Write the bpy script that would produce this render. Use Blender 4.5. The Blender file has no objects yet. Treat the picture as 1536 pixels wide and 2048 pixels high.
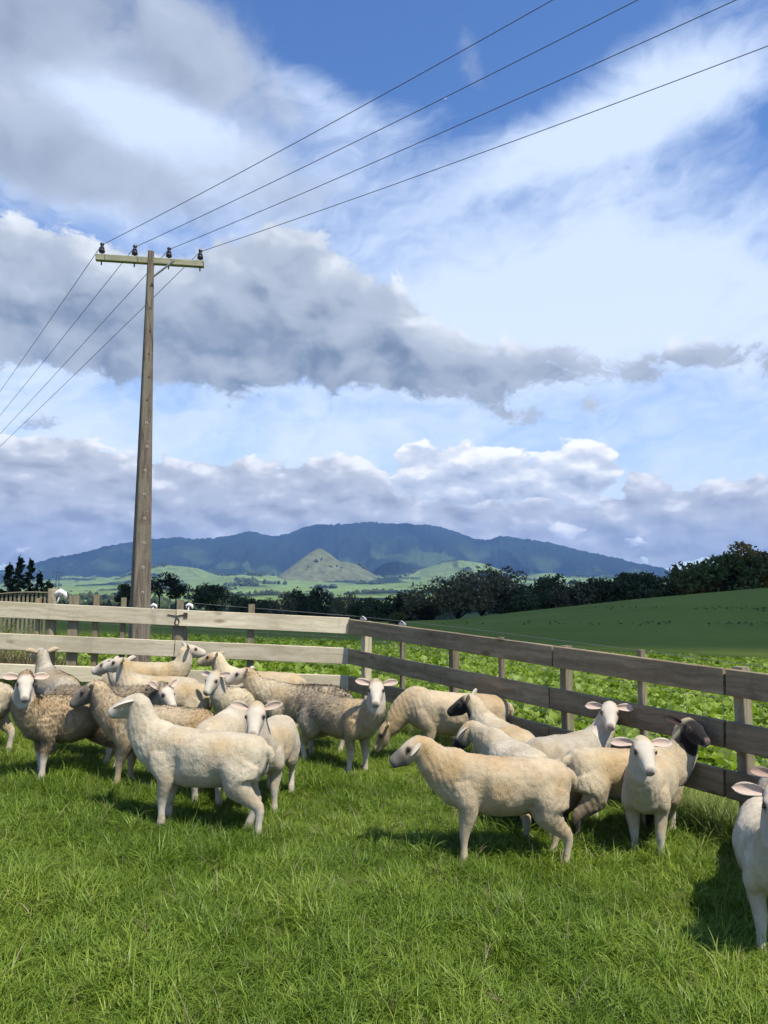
import bpy, bmesh, math, random
import numpy as np
from mathutils import Vector, Matrix, Euler, noise as mnoise

# ------------------------------------------------------------------ scene, camera, sky, sun
sc = bpy.context.scene
C = sc.collection
sc.render.engine = 'CYCLES'
sc.cycles.use_denoising = True
sc.cycles.use_adaptive_sampling = True
sc.cycles.adaptive_threshold = 0.015
sc.cycles.max_bounces = 5
sc.cycles.diffuse_bounces = 3
sc.cycles.glossy_bounces = 2
sc.cycles.transmission_bounces = 2
sc.cycles.volume_bounces = 0
sc.cycles.transparent_max_bounces = 8
sc.view_settings.view_transform = 'Standard'
sc.view_settings.look = 'None'
sc.view_settings.gamma = 1.0
sc.view_settings.use_curve_mapping = False
sc.view_settings.exposure = 0.42

F = 1540.0                       # focal length in pixels of the 1536 x 2048 photograph
EYE = 1.6
HORIZON = 1200.0
PITCH = math.atan((HORIZON - 1024) / F)
CP, SP = math.cos(PITCH), math.sin(PITCH)

cam_data = bpy.data.cameras.new('camera')
cam = bpy.data.objects.new('camera', cam_data); C.objects.link(cam)
cam_data.sensor_fit = 'VERTICAL'
cam_data.sensor_height = 36.0
cam_data.lens = F / 2048 * 36.0
cam_data.clip_start = 0.05
cam_data.clip_end = 60000
cam.location = (0, 0, EYE)
cam.rotation_euler = (math.pi / 2 + PITCH, 0, 0)
sc.camera = cam

def ray(px, py):
    v = 1024 - py
    return Vector((px - 768, F * CP - v * SP, F * SP + v * CP))
def at(px, py, Y):
    """the point seen at a pixel of the photograph, Y metres ahead"""
    r = ray(px, py)
    return Vector((0, 0, EYE)) + r * (Y / r.y)
def azel(px, py):
    r = ray(px, py).normalized()
    return math.atan2(r.x, r.y), math.asin(r.z)

SUN_AZ = math.radians(139)       # clockwise from the view direction: from the right, a little behind the camera
SUN_EL = math.radians(59)
SUN = Vector((math.sin(SUN_AZ) * math.cos(SUN_EL), math.cos(SUN_AZ) * math.cos(SUN_EL), math.sin(SUN_EL)))
sun_data = bpy.data.lights.new('sun', 'SUN')
sun_data.energy = 5.0
sun_data.angle = math.radians(0.53)
sun_data.color = (1.0, 0.93, 0.80)
sun = bpy.data.objects.new('sun', sun_data); C.objects.link(sun)
sun.rotation_euler = SUN.to_track_quat('Z', 'Y').to_euler()
sun.location = SUN * 50

# ------------------------------------------------------------------ node helpers
class NT:
    """small wrapper that writes node graphs as expressions"""
    def __init__(s, tree): s.t = tree
    def node(s, typ, **kw):
        n = s.t.nodes.new(typ)
        for k, v in kw.items(): setattr(n, k, v)
        return n
    def put(s, sock, v):
        if isinstance(v, bpy.types.NodeSocket): s.t.links.new(v, sock)
        elif v is not None:
            try: sock.default_value = v
            except Exception: sock.default_value = (*v, 1.0)
    def m(s, op, *a, clamp=False):
        n = s.node('ShaderNodeMath', operation=op, use_clamp=clamp)
        for i, v in enumerate(a): s.put(n.inputs[i], v)
        return n.outputs[0]
    def add(s, *a):
        r = a[0]
        for b in a[1:]: r = s.m('ADD', r, b)
        return r
    def mul(s, *a):
        r = a[0]
        for b in a[1:]: r = s.m('MULTIPLY', r, b)
        return r
    def sub(s, a, b): return s.m('SUBTRACT', a, b)
    def sstep(s, v, lo, hi, a=0.0, b=1.0):
        n = s.node('ShaderNodeMapRange', interpolation_type='SMOOTHSTEP')
        for i, x in enumerate((v, lo, hi, a, b)): s.put(n.inputs[i], x)
        return n.outputs[0]
    def lin(s, v, lo, hi, a=0.0, b=1.0):
        n = s.node('ShaderNodeMapRange', clamp=True)
        for i, x in enumerate((v, lo, hi, a, b)): s.put(n.inputs[i], x)
        return n.outputs[0]
    def vm(s, op, *a):
        n = s.node('ShaderNodeVectorMath', operation=op)
        for i, v in enumerate(a):
            if op == 'SCALE' and i == 1: s.put(n.inputs['Scale'], v)
            else: s.put(n.inputs[i], v)
        return n.outputs[0]
    def noise(s, vec, scale, detail=4, rough=0.55, dist=0.0, col=False, lac=2.0):
        n = s.node('ShaderNodeTexNoise')
        s.put(n.inputs['Vector'], vec); s.put(n.inputs['Scale'], scale); s.put(n.inputs['Detail'], detail)
        s.put(n.inputs['Roughness'], rough); s.put(n.inputs['Distortion'], dist); s.put(n.inputs['Lacunarity'], lac)
        return n.outputs['Color' if col else 'Fac']
    def mix(s, f, a, b, blend='MIX'):
        n = s.node('ShaderNodeMix', data_type='RGBA', blend_type=blend)
        s.put(n.inputs[0], f); s.put(n.inputs[6], a if not isinstance(a, tuple) else (*a[:3], 1)); s.put(n.inputs[7], b if not isinstance(b, tuple) else (*b[:3], 1))
        return n.outputs[2]
    def comb(s, x, y, z):
        n = s.node('ShaderNodeCombineXYZ')
        for i, v in enumerate((x, y, z)): s.put(n.inputs[i], v)
        return n.outputs[0]
    def sep(s, v):
        n = s.node('ShaderNodeSeparateXYZ'); s.put(n.inputs[0], v)
        return n.outputs[0], n.outputs[1], n.outputs[2]
    def ramp(s, f, stops, interp='LINEAR'):
        n = s.node('ShaderNodeValToRGB'); s.put(n.inputs[0], f)
        cr = n.color_ramp; cr.interpolation = interp
        while len(cr.elements) < len(stops): cr.elements.new(0.5)
        for e, (p, c) in zip(cr.elements, stops): e.position = p; e.color = (*c[:3], 1)
        return n.outputs[0]

# ------------------------------------------------------------------ world: clear sky with two decks of cloud
def srgb(r, g, b):
    f = lambda c: (c / 255 / 12.92) if c / 255 <= 0.04045 else ((c / 255 + 0.055) / 1.055) ** 2.4
    return (f(r), f(g), f(b))

SKY_STRENGTH = 0.15
def build_world():
    w = bpy.data.worlds.new('World'); sc.world = w; w.use_nodes = True
    t = w.node_tree; t.nodes.clear(); g = NT(t)
    out = g.node('ShaderNodeOutputWorld'); bg = g.node('ShaderNodeBackground')
    bg.inputs['Strength'].default_value = SKY_STRENGTH
    t.links.new(bg.outputs[0], out.inputs[0])
    sky = g.node('ShaderNodeTexSky', sky_type='NISHITA')
    sky.sun_disc = False; sky.sun_elevation = SUN_EL; sky.sun_rotation = SUN_AZ
    sky.altitude = 50; sky.air_density = 1.0; sky.dust_density = 0.4; sky.ozone_density = 2.5
    hs = g.node('ShaderNodeHueSaturation'); hs.inputs['Saturation'].default_value = 1.2; hs.inputs['Value'].default_value = 1.0
    hs.inputs['Hue'].default_value = 0.508
    t.links.new(sky.outputs[0], hs.inputs['Color'])
    d = g.vm('NORMALIZE', g.node('ShaderNodeTexCoord').outputs['Generated'])
    x, y, z = g.sep(d)
    az = g.m('ARCTAN2', x, y); el = g.m('ARCSINE', z)
    K = 1.0 / SKY_STRENGTH
    def col(r, gg, b): c = srgb(r, gg, b); return (c[0] * K, c[1] * K, c[2] * K)

    # domain of the cloud noise: directions, a little flattened
    dom = g.vm('MULTIPLY', d, (1.0, 1.0, 1.45))
    warp = g.vm('SUBTRACT', g.noise(dom, 7.0, 5, 0.55, col=True), (0.5, 0.5, 0.5))
    wdom = g.vm('ADD', dom, g.vm('SCALE', warp, 0.13))

    wlow = g.vm('ADD', g.vm('MULTIPLY', d, (1.0, 1.0, 1.9)), g.vm('SCALE', warp, 0.05))
    ae = g.comb(az, el, 0.0)
    def blobs(lst, height=True):
        """soft elliptical cloud masses; returns summed weight and height-within-the-mass"""
        S, V = 0.0, 0.0
        for (px, py, rx, ry, rot, wgt) in lst:
            a0, e0 = azel(px, py)
            mp = g.node('ShaderNodeMapping', vector_type='TEXTURE')
            g.put(mp.inputs[0], ae)
            mp.inputs[1].default_value = (a0, e0, 0); mp.inputs[2].default_value = (0, 0, math.radians(rot)); mp.inputs[3].default_value = (rx / F, ry / F, 1)
            dot = g.node('ShaderNodeVectorMath', operation='DOT_PRODUCT'); g.put(dot.inputs[0], mp.outputs[0]); g.put(dot.inputs[1], mp.outputs[0])
            e = g.m('POWER', 0.3679, dot.outputs['Value'])
            S = g.m('MULTIPLY_ADD', e, wgt, S)
            if height:
                sp = g.node('ShaderNodeSeparateXYZ'); g.put(sp.inputs[0], mp.outputs[0])
                V = g.m('MULTIPLY_ADD', g.m('MULTIPLY', sp.outputs[1], wgt), e, V)
        return S, V

    # ---- high veil: streaky altostratus
    ca, sa = math.cos(math.radians(14)), math.sin(math.radians(14))
    su = g.add(g.mul(az, ca), g.mul(el, sa)); sv = g.sub(g.mul(el, ca), g.mul(az, sa))
    sdom = g.comb(g.mul(su, 3.0), g.mul(sv, 8.0), 0.0)
    sw = g.vm('SCALE', g.vm('SUBTRACT', g.noise(dom, 3.5, 4, 0.55, col=True), (0.5, 0.5, 0.5)), 1.9)
    n1 = g.noise(g.vm('ADD', sdom, sw), 1.2, 8, 0.58)
    n1b = g.noise(g.vm('ADD', sdom, sw), 5.5, 5, 0.6)
    vb, _ = blobs([(1120, 290, 340, 80, 16, .66), (1400, 190, 280, 70, 10, .62), (800, 250, 170, 60, 20, .30), (1250, 430, 380, 90, 5, .34), (620, 190, 170, 50, -10, .50),
                   (1300, 600, 520, 110, 3, .62), (900, 600, 260, 150, 0, .45), (230, 210, 300, 80, -8, .75), (300, 330, 380, 120, 0, .80),
                   (760, 90, 190, 90, 0, -.35), (1150, 40, 330, 60, 8, -.32), (1010, 130, 190, 60, 25, -.30), (560, 20, 90, 60, 0, -.20), (1050, 395, 170, 26, 12, -.24),
                   (1340, 300, 130, 30, 8, -.18), (590, 290, 60, 70, 0, -.2), (190, 465, 70, 40, 0, -.2)], height=False)
    # low down the veil thickens everywhere
    low = g.mul(g.sstep(el, math.radians(33), math.radians(9)), 0.62)
    hi = g.sstep(el, math.radians(5.5), math.radians(1), 0, -0.25)
    cov = g.add(vb, low, hi, -0.12)
    va = g.sstep(g.add(cov, g.mul(g.sub(n1, 0.5), 1.5), g.mul(g.sub(n1b, 0.5), 0.35)), -0.10, 0.78)
    vcol = g.mix(g.sstep(el, math.radians(28), math.radians(6)), col(205, 220, 242), col(222, 233, 247))
    c0 = g.mix(g.mul(va, 0.93), hs.outputs[0], vcol)

    # ---- cumulus decks; nearest clouds highest in the sky
    def cumulus(base, lst, scale, detail, thr, soft, amp, dark, mid, lite, rough=0.52, light=4.0, vk=0.55, bias=0.0, dop=1.0, off=0.022, dk=0.5, wdom=wdom):
        S, V = blobs(lst)
        n = g.noise(wdom, scale, detail, rough)
        ns = g.noise(wdom, scale, 2.5, 0.5)
        sh = g.vm('ADD', wdom, (SUN.x * off + 0.004, 0.0, off * 1.3))
        n2 = g.noise(sh, scale, 2.5, 0.5)
        den = g.add(S, g.mul(g.sub(n, 0.5), amp), -thr)
        a = g.sstep(den, 0.0, soft)
        t_ = g.m('DIVIDE', V, g.m('MAXIMUM', S, 0.08))
        li = g.add(g.mul(t_, vk), g.mul(g.sub(ns, n2), light), g.mul(g.sub(n, ns), light * 0.6), g.mul(den, -dk), bias)
        lo = g.sstep(li, -1.0, 0.05); hi_ = g.sstep(li, -0.05, 0.95)
        cc = g.mix(hi_, g.mix(lo, dark, mid), lite)
        return g.mix(g.mul(a, dop), base, cc)

    # horizon bank
    c1 = cumulus(c0, [(110, 960, 230, 66, 0, .95), (60, 905, 90, 40, 0, .5), (430, 985, 260, 58, 0, .9), (680, 980, 170, 58, 0, .85), (60, 1060, 500, 70, 0, .9), (650, 1080, 700, 60, 0, .85),
                      (1290, 970, 50, 38, 0, .6), (1010, 1035, 420, 34, 0, .8),
                      (1470, 1000, 130, 40, 0, .75), (1300, 1075, 420, 45, 0, .62), (-700, 1000, 520, 90, 0, .8), (2300, 1000, 600, 80, 0, .75)],
                 22.0, 8, 0.43, 0.15, 1.9, col(148, 154, 163), col(184, 189, 197), col(243, 243, 243), rough=0.55, light=2.7, vk=0.40, bias=0.02, off=0.02, dk=0.22, wdom=wlow)
    c1 = cumulus(c1, [(860, 965, 95, 46, 0, 1.0), (985, 952, 85, 62, 0, 1.1), (832, 912, 40, 28, 0, .9), (925, 925, 60, 40, 0, .5), (1150, 955, 82, 62, 0, 1.15), (1195, 925, 42, 36, 0, .6), (1130, 1062, 60, 16, 0, .55), (1240, 1085, 90, 18, 0, .5), (40, 1085, 40, 30, 0, .45), (700, 1050, 90, 14, 0, .4)],
                 24.0, 8, 0.46, 0.13, 1.5, col(156, 167, 186), col(198, 206, 217), col(250, 249, 247), light=2.8, vk=0.50, bias=0.24, off=0.02, dk=0.25, wdom=wlow)
    # mid band with heavy grey base
    c2 = cumulus(c1, [(330, 630, 340, 95, 0, 1.0), (110, 600, 260, 105, 0, 1.0), (600, 600, 170, 110, -18, 1.0), (520, 690, 260, 60, 0, .9), (450, 735, 180, 34, 0, .85), (760, 670, 150, 90, -22, .85), (880, 720, 150, 60, -10, .75),
                      (975, 790, 70, 55, -50, .70), (1090, 725, 150, 42, 0, .72), (1270, 745, 55, 26, 0, .62), (1400, 705, 100, 32, 0, .62), (1530, 715, 110, 36, 0, .6), (1180, 820, 48, 42, 30, .52), (1060, 830, 60, 22, 0, .40),
                      (60, 855, 70, 26, 15, .58), (560, 520, 110, 70, 0, .7), (80, 520, 130, 60, 0, .7),
                      (-600, 650, 420, 120, 0, .8), (2300, 700, 460, 90, 0, .7)],
                 14.0, 10, 0.46, 0.36, 2.6, col(112, 128, 150), col(168, 178, 192), col(220, 225, 231), light=2.0, vk=0.50, bias=0.02, rough=0.65, dk=0.22, off=0.03)
    # soft grey masses overhead
    c3 = cumulus(c2, [(240, 50, 340, 120, 0, 1.0), (430, 130, 190, 80, -15, .8), (20, 110, 150, 150, 0, .8), (500, 270, 150, 60, 0, .70), (330, 385, 300, 75, -10, .85), (90, 340, 220, 75, 0, .85), (620, 380, 160, 65, 0, .75), (300, 225, 360, 42, -4, -.55), (200, 475, 110, 40, 0, -.4),
                      (945, 110, 30, 110, 12, .50), (-600, 200, 420, 300, 0, .8), (2400, 250, 400, 200, 0, .6)],
                 8.0, 9, 0.42, 0.95, 2.0, col(134, 146, 166), col(168, 179, 197), col(222, 230, 241), light=2.2, vk=0.30, bias=-0.10, rough=0.60, dop=0.92, off=0.04, dk=0.16)
    t.links.new(c3, bg.inputs['Color'])
    w.cycles.sampling_method = 'MANUAL'; w.cycles.sample_map_resolution = 512
build_world()

# ------------------------------------------------------------------ object helpers
rng = np.random.default_rng(7)
random.seed(7)

def mesh_np(name, verts, faces, mat=None, smooth=False, cols=None):
    """faces: (n,k) array, or list of arrays with different k"""
    me = bpy.data.meshes.new(name)
    verts = np.asarray(verts, np.float32)
    fl = faces if isinstance(faces, list) else [faces]
    fl = [np.asarray(f, np.int32) for f in fl if len(f)]
    nl = sum(f.size for f in fl); npoly = sum(len(f) for f in fl)
    me.vertices.add(len(verts)); me.vertices.foreach_set('co', verts.ravel())
    me.loops.add(nl); me.loops.foreach_set('vertex_index', np.concatenate([f.ravel() for f in fl]))
    me.polygons.add(npoly)
    tot = np.concatenate([np.full(len(f), f.shape[1], np.int32) for f in fl])
    st = np.concatenate([[0], np.cumsum(tot)[:-1]]).astype(np.int32)
    me.polygons.foreach_set('loop_start', st); me.polygons.foreach_set('loop_total', tot)
    me.polygons.foreach_set('use_smooth', np.full(npoly, smooth, bool))
    if cols is not None:
        a = me.color_attributes.new('Col', 'FLOAT_COLOR', 'POINT')
        c = np.ones((len(verts), 4), np.float32); c[:, :cols.shape[1]] = cols
        a.data.foreach_set('color', c.ravel())
    me.update(calc_edges=True); me.validate(clean_customdata=False)
    if mat: me.materials.append(mat)
    return me

def obj(name, me, parent=None, loc=None):
    o = bpy.data.objects.new(name, me); C.objects.link(o)
    if parent: o.parent = parent
    if loc is not None: o.location = loc
    return o
def tag(o, label=None, cat=None, group=None, kind=None):
    if label: o['label'] = label
    if cat: o['category'] = cat
    if group: o['group'] = group
    if kind: o['kind'] = kind
    return o
def empty(name, loc=(0, 0, 0), rz=0.0):
    o = bpy.data.objects.new(name, None); C.objects.link(o)
    o.location = loc; o.rotation_euler = (0, 0, rz); o.empty_display_size = 0.1
    return o

class MB:
    """collects simple shapes into one mesh"""
    def __init__(s): s.v = []; s.f = []
    def hexa(s, pts):
        b = len(s.v); s.v += [tuple(p) for p in pts]
        for q in ((0, 3, 2, 1), (4, 5, 6, 7), (0, 1, 5, 4), (1, 2, 6, 5), (2, 3, 7, 6), (3, 0, 4, 7)):
            s.f.append([b + i for i in q])
    def box(s, c, size, M=None):
        x, y, z = [q / 2 for q in size]
        pts = [Vector(p) for p in ((-x, -y, -z), (x, -y, -z), (x, y, -z), (-x, y, -z), (-x, -y, z), (x, -y, z), (x, y, z), (-x, y, z))]
        if M is not None: pts = [M @ p for p in pts]
        s.hexa([p + Vector(c) for p in pts])
    def tube(s, path, rad, n=6, cap=True):
        path = [Vector(p) for p in path]; m = len(path)
        rad = rad if hasattr(rad, '__len__') else [rad] * m
        b = len(s.v); up = Vector((0.03, 0.02, 1))
        for i, p in enumerate(path):
            t = (path[min(i + 1, m - 1)] - path[max(i - 1, 0)]).normalized()
            ref = up if abs(t.dot(up.normalized())) < 0.95 else Vector((1, 0, 0))
            a = t.cross(ref).normalized(); c = a.cross(t)
            for k in range(n):
                w = 2 * math.pi * k / n
                s.v.append(tuple(p + (a * math.cos(w) + c * math.sin(w)) * rad[i]))
        for i in range(m - 1):
            for k in range(n):
                s.f.append([b + i * n + k, b + i * n + (k + 1) % n, b + (i + 1) * n + (k + 1) % n, b + (i + 1) * n + k])
        if cap:
            s.f.append([b + k for k in range(n)][::-1]); s.f.append([b + (m - 1) * n + k for k in range(n)])
    def mesh(s, name, mat, smooth=False):
        me = bpy.data.meshes.new(name); me.from_pydata(s.v, [], s.f); me.update()
        if smooth: me.polygons.foreach_set('use_smooth', [True] * len(me.polygons))
        me.materials.append(mat); return me
    def build(s, name, mat, parent=None, smooth=False, bevel=0.0):
        o = obj(name, s.mesh(name, mat, smooth), parent)
        if bevel:
            md = o.modifiers.new('bevel', 'BEVEL'); md.width = bevel; md.segments = 2; md.limit_method = 'ANGLE'
        return o

def fbm(P, scale, octaves=4, seed=0.0, rough=0.5):
    """value noise in numpy for (n,3) points, about -1..1"""
    P = np.asarray(P, np.float64) * scale + 37.7 * (seed + 1)
    out = np.zeros(len(P)); amp = 1.0; tot = 0.0
    for o in range(octaves):
        i = np.floor(P).astype(np.int64); f = P - i; u = f * f * (3 - 2 * f)
        def h(a, b, c):
            n = (a * 374761393 + b * 668265263 + c * 2147483647 + o * 974711 + int(seed * 1013)) & 0x7fffffff
            n = ((n ^ (n >> 13)) * 1274126177) & 0x7fffffff
            return ((n ^ (n >> 16)) & 0xffff) / 32767.5 - 1.0
        r = 0
        for dx in (0, 1):
            for dy in (0, 1):
                for dz in (0, 1):
                    w = (u[:, 0] if dx else 1 - u[:, 0]) * (u[:, 1] if dy else 1 - u[:, 1]) * (u[:, 2] if dz else 1 - u[:, 2])
                    r = r + w * h(i[:, 0] + dx, i[:, 1] + dy, i[:, 2] + dz)
        out += amp * r; tot += amp; amp *= rough; P = P * 2.03 + 11.3
    return out / tot
def sstep(x, a, b):
    t = np.clip((np.asarray(x, float) - a) / (b - a), 0, 1); return t * t * (3 - 2 * t)

def material(name):
    m = bpy.data.materials.new(name); m.use_nodes = True
    t = m.node_tree; t.nodes.clear(); g = NT(t)
    out = g.node('ShaderNodeOutputMaterial'); b = g.node('ShaderNodeBsdfPrincipled')
    t.links.new(b.outputs[0], out.inputs[0])
    b.inputs['Specular IOR Level'].default_value = 0.25
    return m, g, b, out
def bump(g, b, height, strength=0.5, dist=0.01):
    n = g.node('ShaderNodeBump'); n.inputs['Strength'].default_value = strength; n.inputs['Distance'].default_value = dist
    g.put(n.inputs['Height'], height); g.put(b.inputs['Normal'], n.outputs[0])
def attr(g, name='Col'):
    n = g.node('ShaderNodeAttribute', attribute_name=name); return n

# ------------------------------------------------------------------ ground: one sheet from the paddock to the horizon
def near_z(x, y): return -0.011 - 0.0538 * x + 0.013 * y
FIELD_FAR = 29.0                                    # far edge of the leafy crop
def hill_base(x, y):
    """rolling pasture beyond the crop: falls away to the left, climbs to the right"""
    r = np.hypot(x, y); a = np.arctan2(x, y)
    h = np.interp(a, np.radians([-60, -27, -15, 0, 5, 10, 18, 26, 35, 60]), np.array([0.2, 0.1, -0.1, -1.6, -1.3, -0.2, 1.35, 2.5, 3.4, 4.0]))
    return h
def ground_z(x, y):
    x = np.asarray(x, float); y = np.asarray(y, float); r = np.hypot(x, y)
    zn = near_z(np.clip(x, -14, 12), np.clip(y, -30, 16))
    zn = np.where(np.abs(x) > 8, zn + 0 * x, zn)
    # crop field: nearly level
    zf = -0.10 - 0.030 * np.clip(x, -30, 22)
    w = sstep(r, 9, 24)
    z = zn * (1 - w) + zf * w
    # pasture slope
    hb = hill_base(x, y)
    z = z + (hb + 0.35 - z) * sstep(r, 27, 92) * (y > 0)
    # beyond the crest the land drops to a broad plain
    z = z - 7.0 * sstep(r, 97, 230)
    P = np.stack([x, y, np.zeros_like(x)], -1).reshape(-1, 3)
    n = fbm(P, 0.004, 3, 2.0).reshape(x.shape)
    z = z + n * 5.0 * sstep(r, 180, 900)
    z = z + fbm(P, 0.9, 3, 5.0).reshape(x.shape) * 0.022 * (1 - sstep(r, 14, 40))
    return z
def gz(x, y): return float(ground_z(np.array([x]), np.array([y]))[0])

def mat_ground():
    m, g, b, out = material('ground_soil_and_pasture')
    pos = g.node('ShaderNodeNewGeometry').outputs['Position']
    x, y, z = g.sep(pos)
    r = g.m('SQRT', g.add(g.mul(x, x), g.mul(y, y)))
    n1 = g.noise(pos, 3.0, 5, 0.6); n2 = g.noise(pos, 0.08, 5, 0.6); n3 = g.noise(pos, 0.9, 6, 0.7)
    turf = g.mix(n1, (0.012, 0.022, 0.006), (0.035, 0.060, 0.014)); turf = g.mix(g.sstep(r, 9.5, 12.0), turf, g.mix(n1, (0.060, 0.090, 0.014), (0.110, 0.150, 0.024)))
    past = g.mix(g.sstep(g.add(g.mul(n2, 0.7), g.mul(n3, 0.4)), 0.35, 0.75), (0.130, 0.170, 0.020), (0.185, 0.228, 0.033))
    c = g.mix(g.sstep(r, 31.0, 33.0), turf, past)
    far = g.mix(g.sstep(g.noise(pos, 0.006, 4, 0.5), 0.42, 0.58), (0.045, 0.078, 0.022), (0.105, 0.150, 0.045))
    c = g.mix(g.sstep(r, 150, 320), c, far)
    g.put(b.inputs['Base Color'], c); b.inputs['Roughness'].default_value = 0.95; b.inputs['Specular IOR Level'].default_value = 0.1
    bump(g, b, g.add(n3, g.mul(g.noise(pos, 7.0, 3, 0.7), 0.4)), 0.9, 0.12)
    return m

def build_ground():
    na = 420
    rr = np.concatenate([np.linspace(0.6, 12, 60), np.geomspace(12.2, 240, 150), np.geomspace(247, 26000, 90)])
    # finer steps of angle ahead of the camera
    a = np.concatenate([np.radians(np.linspace(-48, 48, 260)), np.radians(np.linspace(50, 310, na - 260))])
    A, R = np.meshgrid(a, rr)
    X = R * np.sin(A); Y = R * np.cos(A); Z = ground_z(X, Y)
    v = np.stack([X, Y, Z], -1).reshape(-1, 3); n = len(a); m = len(rr)
    i, j = np.meshgrid(np.arange(m - 1), np.arange(n), indexing='ij')
    q = np.stack([i * n + j, i * n + (j + 1) % n, (i + 1) * n + (j + 1) % n, (i + 1) * n + j], -1).reshape(-1, 4)[:, ::-1]
    v = np.vstack([v, [[0, 0, gz(0, 0)]]]); c = len(v) - 1
    tri = np.array([[c, (k + 1) % n, k] for k in range(n)])[:, ::-1]
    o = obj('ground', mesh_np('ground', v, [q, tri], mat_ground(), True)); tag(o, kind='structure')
build_ground()

# ------------------------------------------------------------------ mountain range and foothills, 2 to 12 km away
def mat_mountain():
    m, g, b, out = material('forest_and_pasture_slopes')
    a = attr(g); pos = g.node('ShaderNodeNewGeometry').outputs['Position']
    n = g.noise(pos, 0.02, 4, 0.65)
    c = g.mix(1.0, a.outputs['Color'], g.ramp(n, [(0.25, (0.55, 0.55, 0.55)), (0.75, (1.4, 1.4, 1.4))]), 'MULTIPLY')
    g.put(b.inputs['Base Color'], c); b.inputs['Roughness'].default_value = 1.0; b.inputs['Specular IOR Level'].default_value = 0.0
    bump(g, b, g.noise(pos, 0.03, 3, 0.7), 0.6, 12.0)
    return m
RIDGE = [(-400, 1168), (-150, 1160), (0, 1142), (65, 1128), (100, 1118), (165, 1105), (215, 1092), (260, 1086), (300, 1079), (350, 1075), (395, 1079), (430, 1076), (465, 1071), (500, 1063), (525, 1069), (545, 1073), (575, 1069), (600, 1057), (625, 1050),
         (640, 1048), (665, 1049), (700, 1047), (745, 1044), (770, 1047), (790, 1047), (815, 1046), (840, 1050), (860, 1051), (880, 1055), (900, 1060), (925, 1069), (945, 1076), (965, 1079), (982, 1078), (1000, 1072), (1020, 1073), (1040, 1078), (1075, 1081), (1105, 1086),
         (1150, 1099), (1210, 1111), (1270, 1125), (1330, 1139), (1400, 1150), (1536, 1165), (1900, 1178)]
def build_mountains():
    a = np.radians(np.linspace(-40, 38, 760)); D = np.concatenate([np.linspace(1400, 6400, 150), np.linspace(6450, 11500, 110)])
    ra, rh = [], []
    for px, py in RIDGE:
        r = ray(px, py); ra.append(math.atan2(r.x, r.y)); rh.append(r.z / math.hypot(r.x, r.y))
    tanel = np.interp(a, ra, rh)
    jag = fbm(np.stack([a * 300, a * 0, a * 0], -1), 1.0, 4, 3.0) * 0.0022
    DR = 9300.0
    A, R = np.meshgrid(a, D); X = R * np.sin(A); Y = R * np.cos(A)
    P = np.stack([X, Y, X * 0], -1).reshape(-1, 3)
    H = (tanel + jag)[None, :] * DR + EYE
    prof = np.interp(R, [1400, 5200, 6200, 7200, 8300, 9300, 10500, 11500], [0, 0, 0.10, 0.32, 0.68, 1.0, 0.7, 0.2])
    spur = 1 - np.abs(fbm(np.stack([X * 1.0, Y * 0.38, X * 0], -1).reshape(-1, 3), 0.0017, 4, 8.0)).reshape(X.shape) * 2.2
    slope = np.clip(np.sin(np.pi * np.clip((R - 5400) / (DR - 5400), 0, 1)), 0, 1)
    Z = H * prof + (spur - 0.62) * 260 * slope ** 0.8 * np.clip(H / 900, 0.15, 1)
    Z = np.minimum(Z, H * (R / DR) - 2 + 2 * (R >= DR - 60)) if False else Z
    # plain rising towards the foot
    plain = np.interp(R, [1400, 2200, 3200, 4500, 5600, 6500], [-6, 8, 34, 98, 165, 205]) * np.interp(np.degrees(A), [-40, -27, -18, -8, 5, 14, 22, 38], [.45, .6, .9, 1.0, 1.0, .9, .75, .6])
    roll = fbm(P, 0.0016, 4, 4.0).reshape(X.shape)
    plain = plain + roll * 26 * sstep(R, 1500, 3200)
    Z = np.maximum(Z, plain) * 0.85 + (Z + plain) * 0.0 + 0.15 * np.maximum(Z, plain)
    past = sstep(205 - Z + roll * 70, -18, 18) * (R < 7400)
    olive = np.zeros_like(Z)
    # foothills: (px, py of the top, half width in px, distance, sharpness, olive)
    for px, py, hw, dist, sharp, ol in [(640, 1095, 102, 5200, 1.0, 1), (690, 1124, 90, 5250, 2.0, .9), (925, 1124, 150, 5600, 2.4, .25), (350, 1132, 130, 5400, 2.3, .2), (790, 1128, 90, 5900, 2.0, 0.0), (1095, 1146, 90, 5800, 2.2, .2), (500, 1150, 120, 4900, 2.4, .1)]:
        p = at(px, py, dist); rx = hw / F * dist
        top = p.z; d = np.hypot((X - p.x), (Y - p.y) * 0.75) / rx
        ang = np.arctan2(Y - p.y, X - p.x)
        d = d * (1 + 0.06 * np.sin(ang * 3 + px))
        foot = 80.0
        d = d + 0.10 * fbm(P, 0.006, 3, px * 0.01).reshape(X.shape) * np.clip(d * 3, 0, 1)
        hh = foot + (top - foot) * np.clip(1.06 - np.sqrt(d * d + 0.006) if sharp == 1.0 else np.exp(-1.9 * d ** sharp), -1, 1)
        hit = (hh > Z) & (d < 1.6)
        Z = np.where(hit, hh, Z); past = np.where(hit & (ol > 0), 1.0, past); past = np.where(hit & (ol == 0), 0.0, past); olive = np.where(hit, ol, olive)
    forest = np.array([0.014, 0.023, 0.019]); green = np.array([0.150, 0.215, 0.075]); ol_c = np.array([0.124, 0.134, 0.068])
    pc = green[None, None] * (1 - olive[..., None]) + ol_c[None, None] * olive[..., None]
    # paddocks on the plain differ in shade
    cell = fbm(np.stack([np.floor(X / 260), np.floor(Y / 420), X * 0], -1).reshape(-1, 3), 1.7, 1, 6.0).reshape(X.shape)
    pc = pc * (1 + 0.28 * cell[..., None] * 0.6)
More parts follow.
